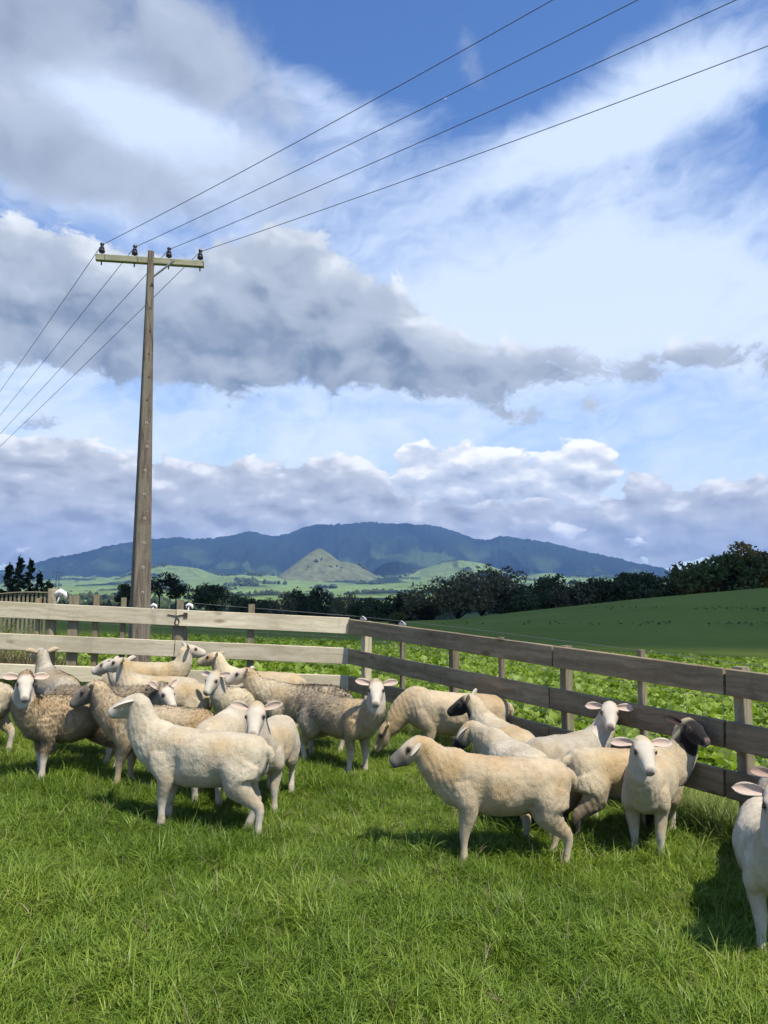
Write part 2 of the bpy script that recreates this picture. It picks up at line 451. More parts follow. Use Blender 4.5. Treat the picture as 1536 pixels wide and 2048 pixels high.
    wood = sstep(fbm(P, 0.0035, 3, 15.0).reshape(X.shape), 0.34, 0.42) * (R < 6600) * (olive < 0.5)
    clear = sstep(fbm(P, 0.0012, 3, 21.0).reshape(X.shape), 0.02, 0.30) * (R > 6300) * sstep(640 - Z, 0, 250)
    past = np.clip(np.maximum(past * (1 - wood), clear * 0.30), 0, 1)
    Z = Z + (1 - past) * (R < 6600) * 9 * sstep(R, 1800, 2600)
    tuft = rng.random(Z.shape) * 16 * (1 - past) * (R > 5000)
    Z = Z + tuft * np.interp(R, [5000, 8000, 9400], [0.8, 1.0, 0.55])
    Z = Z * sstep(R, 1400, 1700) + (-14) * (1 - sstep(R, 1400, 1700))
    fo = forest * (1 + 0.9 * np.clip(spur - 0.35, -0.6, 0.8))[..., None] * (1 + 0.35 * fbm(P, 0.0009, 2, 51.0).reshape(X.shape))[..., None]  # relief shading painted into the forest colour: lighter spurs, darker gullies
    colr = np.clip(fo, 0.006, 1) * (1 - past[..., None]) + pc * past[..., None]
    n = len(a); m = len(D); i, j = np.meshgrid(np.arange(m - 1), np.arange(n - 1), indexing='ij')
    q = np.stack([i * n + j, i * n + j + 1, (i + 1) * n + j + 1, (i + 1) * n + j], -1).reshape(-1, 4)[:, ::-1]
    v = np.stack([X, Y, Z], -1).reshape(-1, 3)
    o = obj('mountain_range', mesh_np('mountain_range', v, q, mat_mountain(), True, colr.reshape(-1, 3))); tag(o, kind='structure')
    return X, Y, Z, past, R, A
MX, MY, MZ, MPAST, MR, MA = build_mountains()

# ------------------------------------------------------------------ wood, metal and porcelain
def mat_wood(name, c0, c1, grain=1.0, lichen=0.0):
    m, g, b, out = material(name)
    tc = g.node('ShaderNodeTexCoord'); oi = g.node('ShaderNodeObjectInfo')
    p = g.vm('ADD', tc.outputs['Object'], g.comb(g.mul(oi.outputs['Random'], 31.0), g.mul(oi.outputs['Random'], 17.0), g.mul(oi.outputs['Random'], 7.0)))
    # knots bend the grain round them
    vo = g.node('ShaderNodeTexVoronoi'); g.put(vo.inputs['Vector'], g.vm('MULTIPLY', p, (1.5, 0.0, 4.2))); vo.inputs['Scale'].default_value = 1.0
    kn = g.sstep(vo.outputs['Distance'], 0.16, 0.03)
    q = g.vm('MULTIPLY', p, (1.3, 22.0, 22.0))
    q = g.vm('ADD', q, g.vm('SCALE', g.noise(p, 3.0, 3, 0.5, col=True), 2.2))
    n = g.noise(q, 1.0, 7, 0.62); st = g.noise(p, 1.1, 4, 0.6)
    st2 = g.noise(g.vm('MULTIPLY', p, (6.0, 2.0, 2.0)), 1.0, 4, 0.6)
    c = g.mix(g.sstep(n, 0.30, 0.72), c0, c1)
    c = g.mix(g.mul(g.sstep(st, 0.45, 0.75), 0.45), c, tuple(x * 0.62 for x in c0))
    c = g.mix(g.mul(g.sstep(st2, 0.58, 0.74), 0.35), c, tuple(x * 0.5 for x in c0))
    c = g.mix(g.mul(kn, 0.75), c, (c0[0] * 0.42, c0[1] * 0.36, c0[2] * 0.30))
    if lichen:
        c = g.mix(g.mul(g.sstep(g.noise(p, 9.0, 4, 0.7), 0.52, 0.66), lichen), c, (0.20, 0.23, 0.13))
    br = g.lin(oi.outputs['Random'], 0, 1, 0.84, 1.12)
    c = g.mix(1.0, c, g.comb(br, br, br), 'MULTIPLY')
    g.put(b.inputs['Base Color'], c); b.inputs['Roughness'].default_value = 0.85
    bump(g, b, g.add(n, g.mul(kn, 0.5)), 0.55 * grain, 0.006)
    return m
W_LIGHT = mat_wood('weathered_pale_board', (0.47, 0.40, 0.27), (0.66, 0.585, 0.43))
W_SHADED = mat_wood('weathered_board_shaded', (0.165, 0.122, 0.074), (0.300, 0.238, 0.152))  # same wood as the pale boards, with shade put into the colour
W_POST = mat_wood('weathered_round_post', (0.150, 0.125, 0.080), (0.27, 0.235, 0.160), lichen=0.35)
W_ARM = mat_wood('mossy_hardwood', (0.22, 0.21, 0.14), (0.36, 0.34, 0.24), lichen=0.8)
def mat_plain(name, c, rough=0.6, metal=0.0, spec=0.4):
    m, g, b, out = material(name)
    tc = g.node('ShaderNodeTexCoord')
    n = g.noise(tc.outputs['Object'], 14.0, 4, 0.6)
    g.put(b.inputs['Base Color'], g.mix(n, tuple(x * 0.75 for x in c), tuple(min(1, x * 1.2) for x in c)))
    b.inputs['Roughness'].default_value = rough; b.inputs['Metallic'].default_value = metal; b.inputs['Specular IOR Level'].default_value = spec
    return m
M_WIRE = mat_plain('galvanised_wire', (0.16, 0.165, 0.17), 0.5, 0.3)
M_METAL = mat_plain('galvanised_steel', (0.42, 0.43, 0.45), 0.45, 0.5)
M_IRON = mat_plain('rusty_iron', (0.07, 0.05, 0.04), 0.7, 0.3)
M_WHITE = mat_plain('white_plastic', (0.72, 0.70, 0.66), 0.5)
M_PORC = mat_plain('brown_glazed_porcelain', (0.035, 0.020, 0.022), 0.22, 0.0, 0.6)
M_LINE = mat_plain('dark_overhead_conductor', (0.09, 0.10, 0.12), 0.6)

def board(name, p0, p1, height, thick, mat, parent, normal, rnd=0.0):
    """a sawn board between the top edges p0 and p1; its outer face looks along normal"""
    p0, p1 = Vector(p0), Vector(p1); L = (p1 - p0).length
    X = (p1 - p0).normalized(); Yv = Vector(normal); Yv = (Yv - X * Yv.dot(X)).normalized(); Zv = X.cross(Yv)
    if Zv.z < 0: Zv = -Zv
    n = max(4, int(L / 0.25)); v = []; f = []
    for i in range(n + 1):
        x = L * i / n
        w = [0.003 * mnoise.noise(Vector((x * 2.0, k * 3.1 + rnd, rnd * 5))) for k in range(4)]
        bow = 0.004 * mnoise.noise(Vector((x * 0.7, rnd * 9, 2)))
        e = 0.005
        ring = [(-thick / 2, -height + e + w[0]), (-thick / 2 + e, -height + w[0]), (thick / 2 - e, -height + w[1]), (thick / 2, -height + e + w[1]),
                (thick / 2, -e + w[2]), (thick / 2 - e, w[2]), (-thick / 2 + e, w[3]), (-thick / 2, -e + w[3])]
        v += [(x, a + bow, c) for a, c in ring]
    for i in range(n):
        for k in range(8):
            f.append([i * 8 + k, i * 8 + (k + 1) % 8, (i + 1) * 8 + (k + 1) % 8, (i + 1) * 8 + k])
    f.append(list(range(8))[::-1]); f.append([n * 8 + k for k in range(8)])
    me = bpy.data.meshes.new(name); me.from_pydata(v, [], f); me.update(); me.materials.append(mat)
    bm = bmesh.new(); bm.from_mesh(me); bmesh.ops.recalc_face_normals(bm, faces=bm.faces); bm.to_mesh(me); bm.free()
    o = obj(name, me, parent)
    o.matrix_world = Matrix((( X.x, Yv.x, Zv.x, p0.x), (X.y, Yv.y, Zv.y, p0.y), (X.z, Yv.z, Zv.z, p0.z), (0, 0, 0, 1)))
    return o
def post(name, x, y, ztop, w, d, yaw, mat, parent, round_=False, zbot=None, taper=0.97, lean=(0, 0)):
    zb = (near_z(x, y) if y < 16 else gz(x, y)) - 0.15 if zbot is None else zbot
    h = ztop - zb
    v = []; f = []; n = 14 if round_ else 8
    if round_:
        ring = [(math.cos(2 * math.pi * k / n) * w / 2, math.sin(2 * math.pi * k / n) * d / 2) for k in range(n)]
    else:
        e = 0.006; a, c = w / 2, d / 2
        ring = [(-a + e, -c), (a - e, -c), (a, -c + e), (a, c - e), (a - e, c), (-a + e, c), (-a, c - e), (-a, -c + e)]
    m = 6
    for i in range(m + 1):
        t = i / m
        for (px, py) in ring:
            s = 1 + (taper - 1) * t
            j = 0.004 * mnoise.noise(Vector((px * 30 + x, py * 30 + y, t * 4)))
            v.append((h * t, px * s + j + lean[0] * t, py * s + j + lean[1] * t))
    for i in range(m):
        for k in range(n): f.append([i * n + k, i * n + (k + 1) % n, (i + 1) * n + (k + 1) % n, (i + 1) * n + k])
    f.append(list(range(n))[::-1]); f.append([m * n + k for k in range(n)])
    me = bpy.data.meshes.new(name); me.from_pydata(v, [], f); me.update(); me.materials.append(mat)
    bm = bmesh.new(); bm.from_mesh(me); bmesh.ops.recalc_face_normals(bm, faces=bm.faces); bm.to_mesh(me); bm.free()
    if round_:
        for p in me.polygons: p.use_smooth = len(p.vertices) == 4
    o = obj(name, me, parent)
    c, s = math.cos(yaw), math.sin(yaw)      # local x runs up the post so that the grain does too
    o.matrix_world = Matrix(((0, c, -s, x), (0, s, c, y), (1, 0, 0, zb), (0, 0, 0, 1)))
    return o

DL, DC = 9.9, 9.86
# ---- sunlit fence along the back of the paddock
fl = empty('rail_fence'); tag(fl, 'pale sunlit wooden rail fence along the back of the paddock, left of the corner', 'fence', 'rail fences round the paddock')
for k, (y0, y1) in enumerate([(1202.5, 1235.5), (1266, 1296), (1327, 1351)]):
    A, B = at(0, y0, DL), at(698, y1, DL); d = (B - A) / 698
    for j, (x0, x1) in enumerate([(-420, 353 if k != 1 else 350), (355 if k != 1 else 352, 699)]):
        board('rail', A + d * x0, A + d * x1, 0.203 if k < 2 else 0.19, 0.045, W_LIGHT, fl, (0, -1, 0), k * 3.1 + j)
def fpost(px, pytop, w, d, mat, round_=False, off=0.075, name='post', **kw):
    p = at(px, pytop, DL + off + d / 2)
    return post(name, p.x, p.y, p.z, w, d, 0.0, mat, fl, round_, **kw)
fpost(503, 1208, 0.085, 0.05, W_POST, off=0.03, name='batten')
fpost(360, 1246, 0.20, 0.19, W_POST, True, off=0.03)
fpost(361, 1200, 0.085, 0.07, W_POST, off=0.30, name='stake')
fpost(248, 1195, 0.062, 0.05, W_POST, off=0.03, name='batten')
fpost(194, 1189, 0.07, 0.06, W_SHADED, off=0.03, name='batten')
fpost(149, 1191, 0.13, 0.06, W_POST, off=0.03, name='batten')
fpost(106, 1177, 0.125, 0.12, W_POST, True, off=0.03)
fpost(78, 1196, 0.05, 0.05, W_SHADED, off=0.05, name='batten')
fpost(-80, 1185, 0.15, 0.14, W_POST, True, off=0.03)
fpost(-330, 1175, 0.15, 0.14, W_POST, True, off=0.03)
# latch ring and staple on the top rail
mb = MB(); c = at(354, 1243, DL - 0.03)
mb.tube([c + Vector((0.028 * math.cos(a), 0, 0.042 * math.sin(a))) for a in np.linspace(0, 2 * math.pi, 18)], 0.006, 6, False)
mb.tube([at(335, 1229, DL - 0.028), at(352, 1232, DL - 0.03), at(373, 1229, DL - 0.028)], 0.007, 6)
mb.box(at(371, 1230, DL - 0.03), (0.05, 0.012, 0.06)); mb.build('latch_ring', M_IRON, fl)
# white insulators
for px, py, s in ((120, 1190, 1.5), (307, 1213, 0.8), (378, 1213, 0.9)):
    mb = MB(); c = at(px, py, DL + 0.06)
    mb.tube([c + Vector((-0.05 * s, 0, -0.045 * s)), c + Vector((-0.035 * s, 0, 0.012 * s)), c + Vector((0.0, 0, 0.03 * s)), c + Vector((0.04 * s, 0, 0.012 * s)), c + Vector((0.055 * s, 0, -0.03 * s))], [0.012 * s, 0.02 * s, 0.026 * s, 0.022 * s, 0.012 * s], 8)
    mb.tube([c + Vector((-0.03 * s, 0, -0.14)), c], 0.008, 6)
    mb.build('insulator', M_WHITE, fl, True)

# ---- shaded fence running from the corner towards the right
fr = empty('rail_fence'); tag(fr, 'dark shaded wooden rail fence running from the corner towards the right edge', 'fence', 'rail fences round the paddock')
R0, R1 = (700, DC), (1447, 5.37)
c0, c1 = at(700, 1240, DC), at(1447, 1336, 5.37)
fdir = Vector((c1.x - c0.x, c1.y - c0.y, 0)).normalized(); fnorm = Vector((fdir.y, -fdir.x, 0))     # towards the sheep
if fnorm.x > 0: fnorm = -fnorm
def on_fence(px):
    """parameter along the fence for a pixel column"""
    r = ray(px, 1320); t = r.x / r.y
    # c0.x + s*dx = t*(c0.y + s*dy)
    return (t * c0.y - c0.x) / ((c1.x - c0.x) - t * (c1.y - c0.y))
rails = [((1238, 1336)), ((1298.4, 1440.6)), ((1352, 1538))]
for k, (ya, yb) in enumerate(rails):
    A, B = at(700, ya, DC), at(1447, yb, 5.37)
    cuts = [0.0, on_fence(1104 if k else 1110), on_fence(1452), 1.62]
    for j in range(3):
        s0, s1 = cuts[j] + (0.002 if j else 0), cuts[j + 1] - 0.002
        board('rail', A + (B - A) * s0 + fnorm * 0.004 * (j % 2), A + (B - A) * s1 + fnorm * 0.004 * (j % 2), 0.180, 0.045, W_SHADED, fr, fnorm, 20 + k * 3.7 + j)
A, B = at(700, 1238, DC), at(1447, 1336, 5.37)
yawf = math.atan2(fdir.y, fdir.x)
def rpost(px, rise, w, d, mat, name='post', round_=False, s=None):
    s = on_fence(px) if s is None else s
    p = A + (B - A) * s - fnorm * (0.024 + d / 2 + 0.004)
    return post(name, p.x, p.y, p.z + rise, w, d, yawf, mat, fr, round_)
rpost(722, -0.01, 0.10, 0.10, W_LIGHT)
rpost(797, 0.0, 0.05, 0.05, W_POST, 'batten')
rpost(897, -0.01, 0.08, 0.085, W_POST)
rpost(994, 0.01, 0.055, 0.05, W_POST, 'batten')
rpost(1120, 0.005, 0.08, 0.085, W_POST)
rpost(1273, 0.05, 0.05, 0.05, W_POST, 'batten')
rpost(1468, 0.015, 0.085, 0.09, W_POST)
rpost(0, 0.04, 0.05, 0.05, W_POST, 'batten', s=1.28); rpost(0, 0.04, 0.13, 0.13, W_POST, s=1.56)
# wire netting on the far side of the rails
def netting(P0, P1, off, parent, zlo=0.03, zhi=1.0):
    mb = MB(); L = (P1 - P0).length; n = int(L / 0.15)
    def pt(s, h):
        q = P0 + (P1 - P0) * s + off; return Vector((q.x, q.y, near_z(q.x, q.y) + h))
    for i in range(n + 1):
        s = i / n; j = 0.012 * mnoise.noise(Vector((i * 1.7, 0, 0)))
        mb.tube([pt(s, zlo), pt(s + j * 0.2, 0.5), pt(s, zhi)], 0.0017, 3, False)
    for h in (0.05, 0.17, 0.30, 0.44, 0.60, 0.78, 0.97):
        mb.tube([pt(i / 12, h + 0.006 * mnoise.noise(Vector((i, h * 9, 0)))) for i in range(13)], 0.002, 3, False)
    return mb.build('wire_netting', M_WIRE, parent)
netting(Vector((c0.x, c0.y, 0)), Vector((c0.x, c0.y, 0)) + (Vector((c1.x - c0.x, c1.y - c0.y, 0))) * 1.6, -fnorm * 0.185, fr)
la, lb = at(-400, 1290, DL), at(695, 1290, DL)
netting(Vector((la.x, la.y, 0)), Vector((lb.x, lb.y, 0)), Vector((0, 0.27, 0)), fl)
# strainer fittings on top of the corner, and the hot wire
for px, py in ((718, 1236), (796, 1243)):
    mb = MB(); s = on_fence(px); p = A + (B - A) * s - fnorm * 0.06
    mb.box(p + Vector((0, 0, 0.012)), (0.12, 0.03, 0.022), Matrix.Rotation(yawf, 3, 'Z')); mb.tube([p + Vector((-0.03, 0, 0.02)), p + Vector((-0.01, 0, 0.05)), p + Vector((0.03, 0, 0.02))], 0.005, 6)
    mb.build('strainer', M_METAL, fr)
mb = MB(); q0 = at(380, 1206, DL + 0.08); q1 = at(718, 1233, DC + 0.05); q2 = A + (B - A) * on_fence(905) - fnorm * 0.08 + Vector((0, 0, 0.05)); q3 = A + (B - A) * 1.6 - fnorm * 0.08 + Vector((0, 0, 0.02))
mb.tube([q0, q1], 0.0022, 4); mb.tube([q1, q2, q3], 0.0022, 4); mb.build('hot_wire', M_WIRE, fr)

# ---- paling fence further off on the left
pf = empty('paling_fence', at(60, 1200, 19)); tag(pf, 'grey wooden paling fence behind the left end of the pale rail fence', 'fence')
for k in range(16):
    px = -30 + k * 8.6; top = 1187 + 0.004 * (px - 60) ** 2 * 0.25
    p = at(px, top, 19.0); zb = gz(p.x, p.y) - 0.1
    o = post('paling', p.x, p.y, p.z, 0.055, 0.03, 0.0, W_POST, pf, zbot=zb)
    o.matrix_world = o.matrix_world.copy()
pts = [at(px, 1184.5 + 0.001 * (px - 60) ** 2, 18.96) for px in range(-34, 108, 12)]
mb = MB(); mb.tube(pts, 0.022, 6); mb.build('top_rail', W_POST, pf)
for o in pf.children: o.matrix_parent_inverse = Matrix.Translation(pf.location).inverted()

# ------------------------------------------------------------------ power pole with crossarm, insulators and lines
POLE_D = 14.0
pb = at(279, 1276, POLE_D); pt_ = at(302.5, 503, POLE_D)
pole_zb = gz(pb.x, pb.y)
pole = empty('power_pole', (pb.x, pb.y, pole_zb)); tag(pole, 'tall tapering brown power pole with a crossarm, behind the left fence', 'power pole')
def mat_pole():
    m, g, b, out = material('brown_weathered_pole')
    p = g.node('ShaderNodeNewGeometry').outputs['Position']
    q = g.vm('MULTIPLY', p, (26, 26, 1.6)); n = g.noise(q, 1.0, 6, 0.6); n2 = g.noise(p, 2.2, 4, 0.6); n3 = g.noise(p, 22.0, 4, 0.6)
    c = g.mix(g.sstep(n, 0.3, 0.72), (0.085, 0.064, 0.050), (0.200, 0.165, 0.132))
    c = g.mix(g.mul(g.sstep(n2, 0.42, 0.66), 0.6), c, (0.175, 0.165, 0.115))
    c = g.mix(g.mul(g.sstep(n3, 0.55, 0.75), 0.4), c, (0.30, 0.27, 0.22))
    g.put(b.inputs['Base Color'], c); b.inputs['Roughness'].default_value = 0.9; bump(g, b, n, 0.6, 0.012); return m
M_POLE = mat_pole()
phi = math.radians(31)
n_ = Vector((math.sin(phi), -math.cos(phi), 0)); s_ = Vector((math.cos(phi), math.sin(phi), 0))
v = []; f = []
NZ = 14; base = Vector((pb.x, pb.y, pole_zb - 0.3)); lean_v = Vector((pt_.x - pb.x, pt_.y - pb.y, 0)) * ((pt_.z - base.z) / (pt_.z - pb.z))
for i in range(NZ + 1):
    t = i / NZ; c = base + Vector((0, 0, pt_.z - base.z)) * t + Vector((lean_v.x * t, lean_v.y * t, 0))
    hw = 0.180 + (0.052 - 0.180) * t; hd = hw * 0.9; e = 0.016
    for a, bb in ((-hw + e, -hd), (hw - e, -hd), (hw, -hd + e), (hw, hd - e), (hw - e, hd), (-hw + e, hd), (-hw, hd - e), (-hw, -hd + e)):
        v.append(c + s_ * a - n_ * bb * 1.0 if False else c + s_ * a + n_ * (-bb))
for i in range(NZ):
    for k in range(8): f.append([i * 8 + k, i * 8 + (k + 1) % 8, (i + 1) * 8 + (k + 1) % 8, (i + 1) * 8 + k])
f.append(list(range(8))[::-1]); f.append([NZ * 8 + k for k in range(8)])
me = bpy.data.meshes.new('shaft'); me.from_pydata([tuple(q) for q in v], [], f); me.update(); me.materials.append(M_POLE)
bm = bmesh.new(); bm.from_mesh(me); bmesh.ops.recalc_face_normals(bm, faces=bm.faces); bm.to_mesh(me); bm.free()
pole_parts = [obj('shaft', me, pole)]
def pole_face(t, u=0.0, out_=0.0):
    c = base + Vector((0, 0, pt_.z - base.z)) * t + Vector((lean_v.x * t, lean_v.y * t, 0))
    hw = 0.180 + (0.052 - 0.180) * t
    return c + n_ * (hw * 0.9 + out_) + s_ * u
M_CHALK = mat_plain('pale_bolt_washer', (0.40, 0.36, 0.29), 0.9)
rb = random.Random(3)
for k in range(15):
    t = 0.16 + k * 0.054
    mb = MB(); c = pole_face(t, rb.uniform(-0.015, 0.015))
    mb.tube([c - n_ * 0.02, c + n_ * 0.006], 0.026, 8); w_ = mb.build('washer', M_CHALK if k < 9 else M_POLE, pole)
    mb = MB(); mb.tube([c + n_ * 0.0062, c + n_ * 0.012], 0.012, 6); h_ = mb.build('bolt', M_IRON, pole)
    pole_parts += [w_, h_]
# crossarm
al, ar_ = at(192, 515, POLE_D - 0.12), at(408, 529, POLE_D + 0.16)
ax = (ar_ - al).normalized(); L = (ar_ - al).length
an = Vector((ax.y, -ax.x, 0)).normalized()
arm = board('crossarm', al + Vector((0, 0, 0.058)) + an * 0.0, ar_ + Vector((0, 0, 0.058)), 0.118, 0.10, W_ARM, pole, an, 5.0); pole_parts.append(arm)
arm_off = an * 0.02
# brace
mb = MB(); b0 = at(349, 521, POLE_D - 0.16); b1 = at(307, 553, POLE_D - 0.10)
mb.tube([b0, b1], 0.019, 6); pole_parts.append(mb.build('brace', M_METAL, pole))
lines_at = []
def ins_mesh():
    mb = MB()
    prof = [(0.018, 0), (0.05, 0.0), (0.052, 0.03), (0.036, 0.05), (0.042, 0.055), (0.040, 0.075), (0.026, 0.085), (0.022, 0.10), (0.034, 0.112), (0.036, 0.135), (0.02, 0.15), (0.0, 0.152)]
    mb.tube([(0, 0, z) for r, z in prof], [max(r, 0.001) for r, z in prof], 12); return mb.mesh('insulator', M_PORC, True)
im = ins_mesh()
for px in (203, 268, 336.5, 400):
    t = (px - 192) / 216; c = al + (ar_ - al) * t
    mb = MB(); mb.tube([c + Vector((0, 0, -0.14)), c + Vector((0, 0, 0.17))], 0.013, 6); pole_parts.append(mb.build('pin', M_IRON, pole))
    ob = obj('insulator', im, pole); ob.location = c + Vector((0, 0, 0.11)); ob.scale = (1.12, 1.12, 1.25); pole_parts.append(ob)
    # twin groove cap
    lines_at.append(c + Vector((0.0, -0.03, 0.235)))
for o in pole.children: o.matrix_parent_inverse = Matrix.Translation(pole.location).inverted()
# overhead lines: towards the camera and away to the far left
def sag_line(p, q, sag, n=40):
    return [p + (q - p) * (i / n) - Vector((0, 0, 4 * sag * (i / n) * (1 - i / n))) for i in range(n + 1)]
ends_near = [(1105, 0), (1275, 0), (1472, 0), (1536, 92)]
near_d = [8.6, 8.3, 8.0, 8.35]
far_px = [(0, 783), (0, 831), (0, 868), (0, 893)]
ordn = ['leftmost', 'second', 'third', 'rightmost']
for k, p in enumerate(lines_at):
    # the line passes the frame edge at the given pixel
    e = at(*ends_near[k], near_d[k]); dirv = (e - p); q = p + dirv * 4.5
    path = []
    for i in range(41):
        t = i / 40 * 4.5; path.append(p + dirv * t - Vector((0, 0, 0.055 * t * (1 - t) * 4 * 0.9)))
    mb = MB(); mb.tube(path, [0.0058] * len(path), 5)
    fpx = far_px[k]; e2 = at(fpx[0], fpx[1], 24.5 - k * 0.0); d2 = e2 - p
    path = [p + d2 * (i / 30 * 3.4) - Vector((0, 0, 0.05 * (i / 30 * 3.4) * (1 - (i / 30 * 3.4)) * 4 * 0.35)) for i in range(31)]
    mb.tube(path, 0.0062, 5)
    o = mb.build('power_line', M_LINE)
    tag(o, ['thin dark overhead wire fixed to the leftmost insulator of the crossarm', 'thin dark overhead wire on the insulator just left of the pole top', 'thin dark overhead wire on the insulator just right of the pole top', 'thin dark overhead wire fixed to the rightmost insulator of the crossarm'][k], 'power line', 'overhead wires on the pole')

# ------------------------------------------------------------------ trees
def mat_leaf(name, c0, c1, trans=0.25, dead=None):
    m, g, b, out = material(name)
    oi = g.node('ShaderNodeObjectInfo'); a = attr(g)
    gi = g.node('ShaderNodeNewGeometry')
    r = gi.outputs['Random Per Island']
    c = g.mix(r, c0, c1)
    if dead: c = g.mix(g.sstep(g.noise(gi.outputs['Position'], 0.25, 2, 0.5), 0.50, 0.62), c, dead)
    br = g.lin(oi.outputs['Random'], 0, 1, 0.8, 1.2); c = g.mix(1.0, c, g.comb(br, br, br), 'MULTIPLY')
    g.put(b.inputs['Base Color'], c); b.inputs['Roughness'].default_value = 0.7; b.inputs['Specular IOR Level'].default_value = 0.2
    tr = g.node('ShaderNodeBsdfTranslucent'); g.put(tr.inputs['Color'], c)
    mx = g.node('ShaderNodeMixShader'); mx.inputs[0].default_value = trans
    g.t.links.new(b.outputs[0], mx.inputs[1]); g.t.links.new(tr.outputs[0], mx.inputs[2]); g.t.links.new(mx.outputs[0], out.inputs[0])
    return m
L_DARK = mat_leaf('dark_evergreen_foliage', (0.030, 0.046, 0.020), (0.080, 0.105, 0.044))
L_GREEN = mat_leaf('green_foliage', (0.055, 0.078, 0.022), (0.125, 0.155, 0.048))
L_AUTUMN = mat_leaf('autumn_foliage', (0.140, 0.105, 0.024), (0.280, 0.185, 0.044), dead=(0.095, 0.098, 0.030))
L_TWIG = mat_leaf('brownish_twiggy_foliage', (0.085, 0.082, 0.042), (0.170, 0.158, 0.080), trans=0.1)
L_CON = mat_leaf('conifer_foliage', (0.012, 0.022, 0.012), (0.036, 0.055, 0.024))
M_BARK = mat_plain('grey_brown_bark', (0.075, 0.062, 0.050), 0.95, 0, 0.1)

def leaf_cards(centers, size, r, up=0.25, tri=False):
    """rhombic leaf clumps with random facing"""
    n = len(centers)
    N = r.normal(size=(n, 3)); N[:, 2] += up; N /= np.linalg.norm(N, axis=1)[:, None]
    T = np.cross(N, r.normal(size=(n, 3))); T /= np.linalg.norm(T, axis=1)[:, None]
    B = np.cross(N, T); s = size * r.uniform(0.55, 1.4, (n, 1))
    v = np.stack([centers - T * s, centers - B * s * 0.55 + N * s * 0.12, centers + T * s, centers + B * s * 0.55 - N * s * 0.1], 1).reshape(-1, 3)
    return v, np.arange(4 * n).reshape(n, 4)

def tree_meshes(seed, h, w, kind):
    """trunk with limbs, and crown; base at the origin"""
    r = np.random.default_rng(seed)
    tb = MB(); trunk_h = h * {'broad': 0.35, 'twiggy': 0.4, 'conifer': 0.92, 'round': 0.25, 'pine': 0.6}[kind]
    bend = r.normal(size=2) * 0.03 * h
    path = [Vector((bend[0] * t * t, bend[1] * t * t, trunk_h * t)) for t in np.linspace(0, 1, 6)]
    tb.tube(path, list(np.linspace(0.035 * h ** 0.9 + 0.03, 0.016 * h ** 0.9 + 0.01, 6)), 7)
    cl = []
    if kind == 'conifer':
        n = 34
        for k in range(n):
            t = (k / n) ** 0.9; z = h * (0.08 + 0.90 * t); rad = w * 0.5 * (1 - t) ** 0.8 * r.uniform(0.6, 1.15) + 0.05
            a = r.uniform(0, 6.28); q = Vector((math.cos(a) * rad, math.sin(a) * rad, z))
            tb.tube([Vector((0, 0, z - 0.1 * rad)), q], [0.03, 0.01], 4); cl.append((q * 0.75 + Vector((0, 0, z)) * 0.25, max(rad * 0.42, 0.10 * w), 0.6))
        cl.append((Vector((0, 0, h * 0.97)), 0.05 * w + 0.06, 2.6))
    else:
        n = {'broad': 22, 'twiggy': 26, 'round': 20, 'pine': 14}[kind]
        top = path[-1]
        for k in range(n):
            a = r.uniform(0, 6.28); u = r.uniform(0, 1)
            if kind == 'pine':
                z = h * r.uniform(0.45, 0.95); rad = w * 0.5 * math.sqrt(r.uniform(0.05, 1)) * (1.15 - 0.5 * z / h)
            else:
                ph = math.acos(r.uniform(-0.55, 1)); rr = r.uniform(0.62, 1.0)
                z = h * (0.58 + 0.40 * rr * math.cos(ph)); rad = w * 0.5 * rr * math.sin(ph)
            q = Vector((math.cos(a) * rad + bend[0], math.sin(a) * rad + bend[1], z))
            mid = top * 0.55 + q * 0.45 + Vector((0, 0, -0.04 * h)); st = path[r.integers(3, 6)]
            tb.tube([st, mid, q], [0.014 * h, 0.008 * h, 0.003 * h], 5)
            if kind == 'twiggy':
                for _ in range(5):
                    d = Vector(r.normal(size=3)) * 0.10 * w + Vector((0, 0, 0.08 * h)); tb.tube([q, q + d], [0.003 * h, 0.001 * h], 3)
            cl.append((q, w * r.uniform(0.13, 0.22), 0.75))
        if kind in ('broad', 'round'): cl.append((Vector((0, 0, h * 0.58)), w * 0.30, 1.0))
    tot = {'broad': 3600, 'twiggy': 2300, 'conifer': 1900, 'round': 3400, 'pine': 1700}[kind]
    ws = np.array([c[1] ** 2 for c in cl]); ws = ws / ws.sum(); P = []
    for (q, rad, sq), f in zip(cl, ws):
        k = max(6, int(tot * f)); d = r.normal(size=(k, 3)); d /= np.linalg.norm(d, axis=1)[:, None]
        rr = rad * r.uniform(0.35, 1.12, (k, 1)) ** 0.6
        P.append(np.array(q) + d * rr * [1, 1, sq])
    P = np.vstack(P); P = P[P[:, 2] > 0.02 * h]
    v, f = leaf_cards(P, {'broad': 0.030, 'twiggy': 0.022, 'conifer': 0.028, 'round': 0.030, 'pine': 0.026}[kind] * (h + w) * 0.62, r)
    return tb, v, f

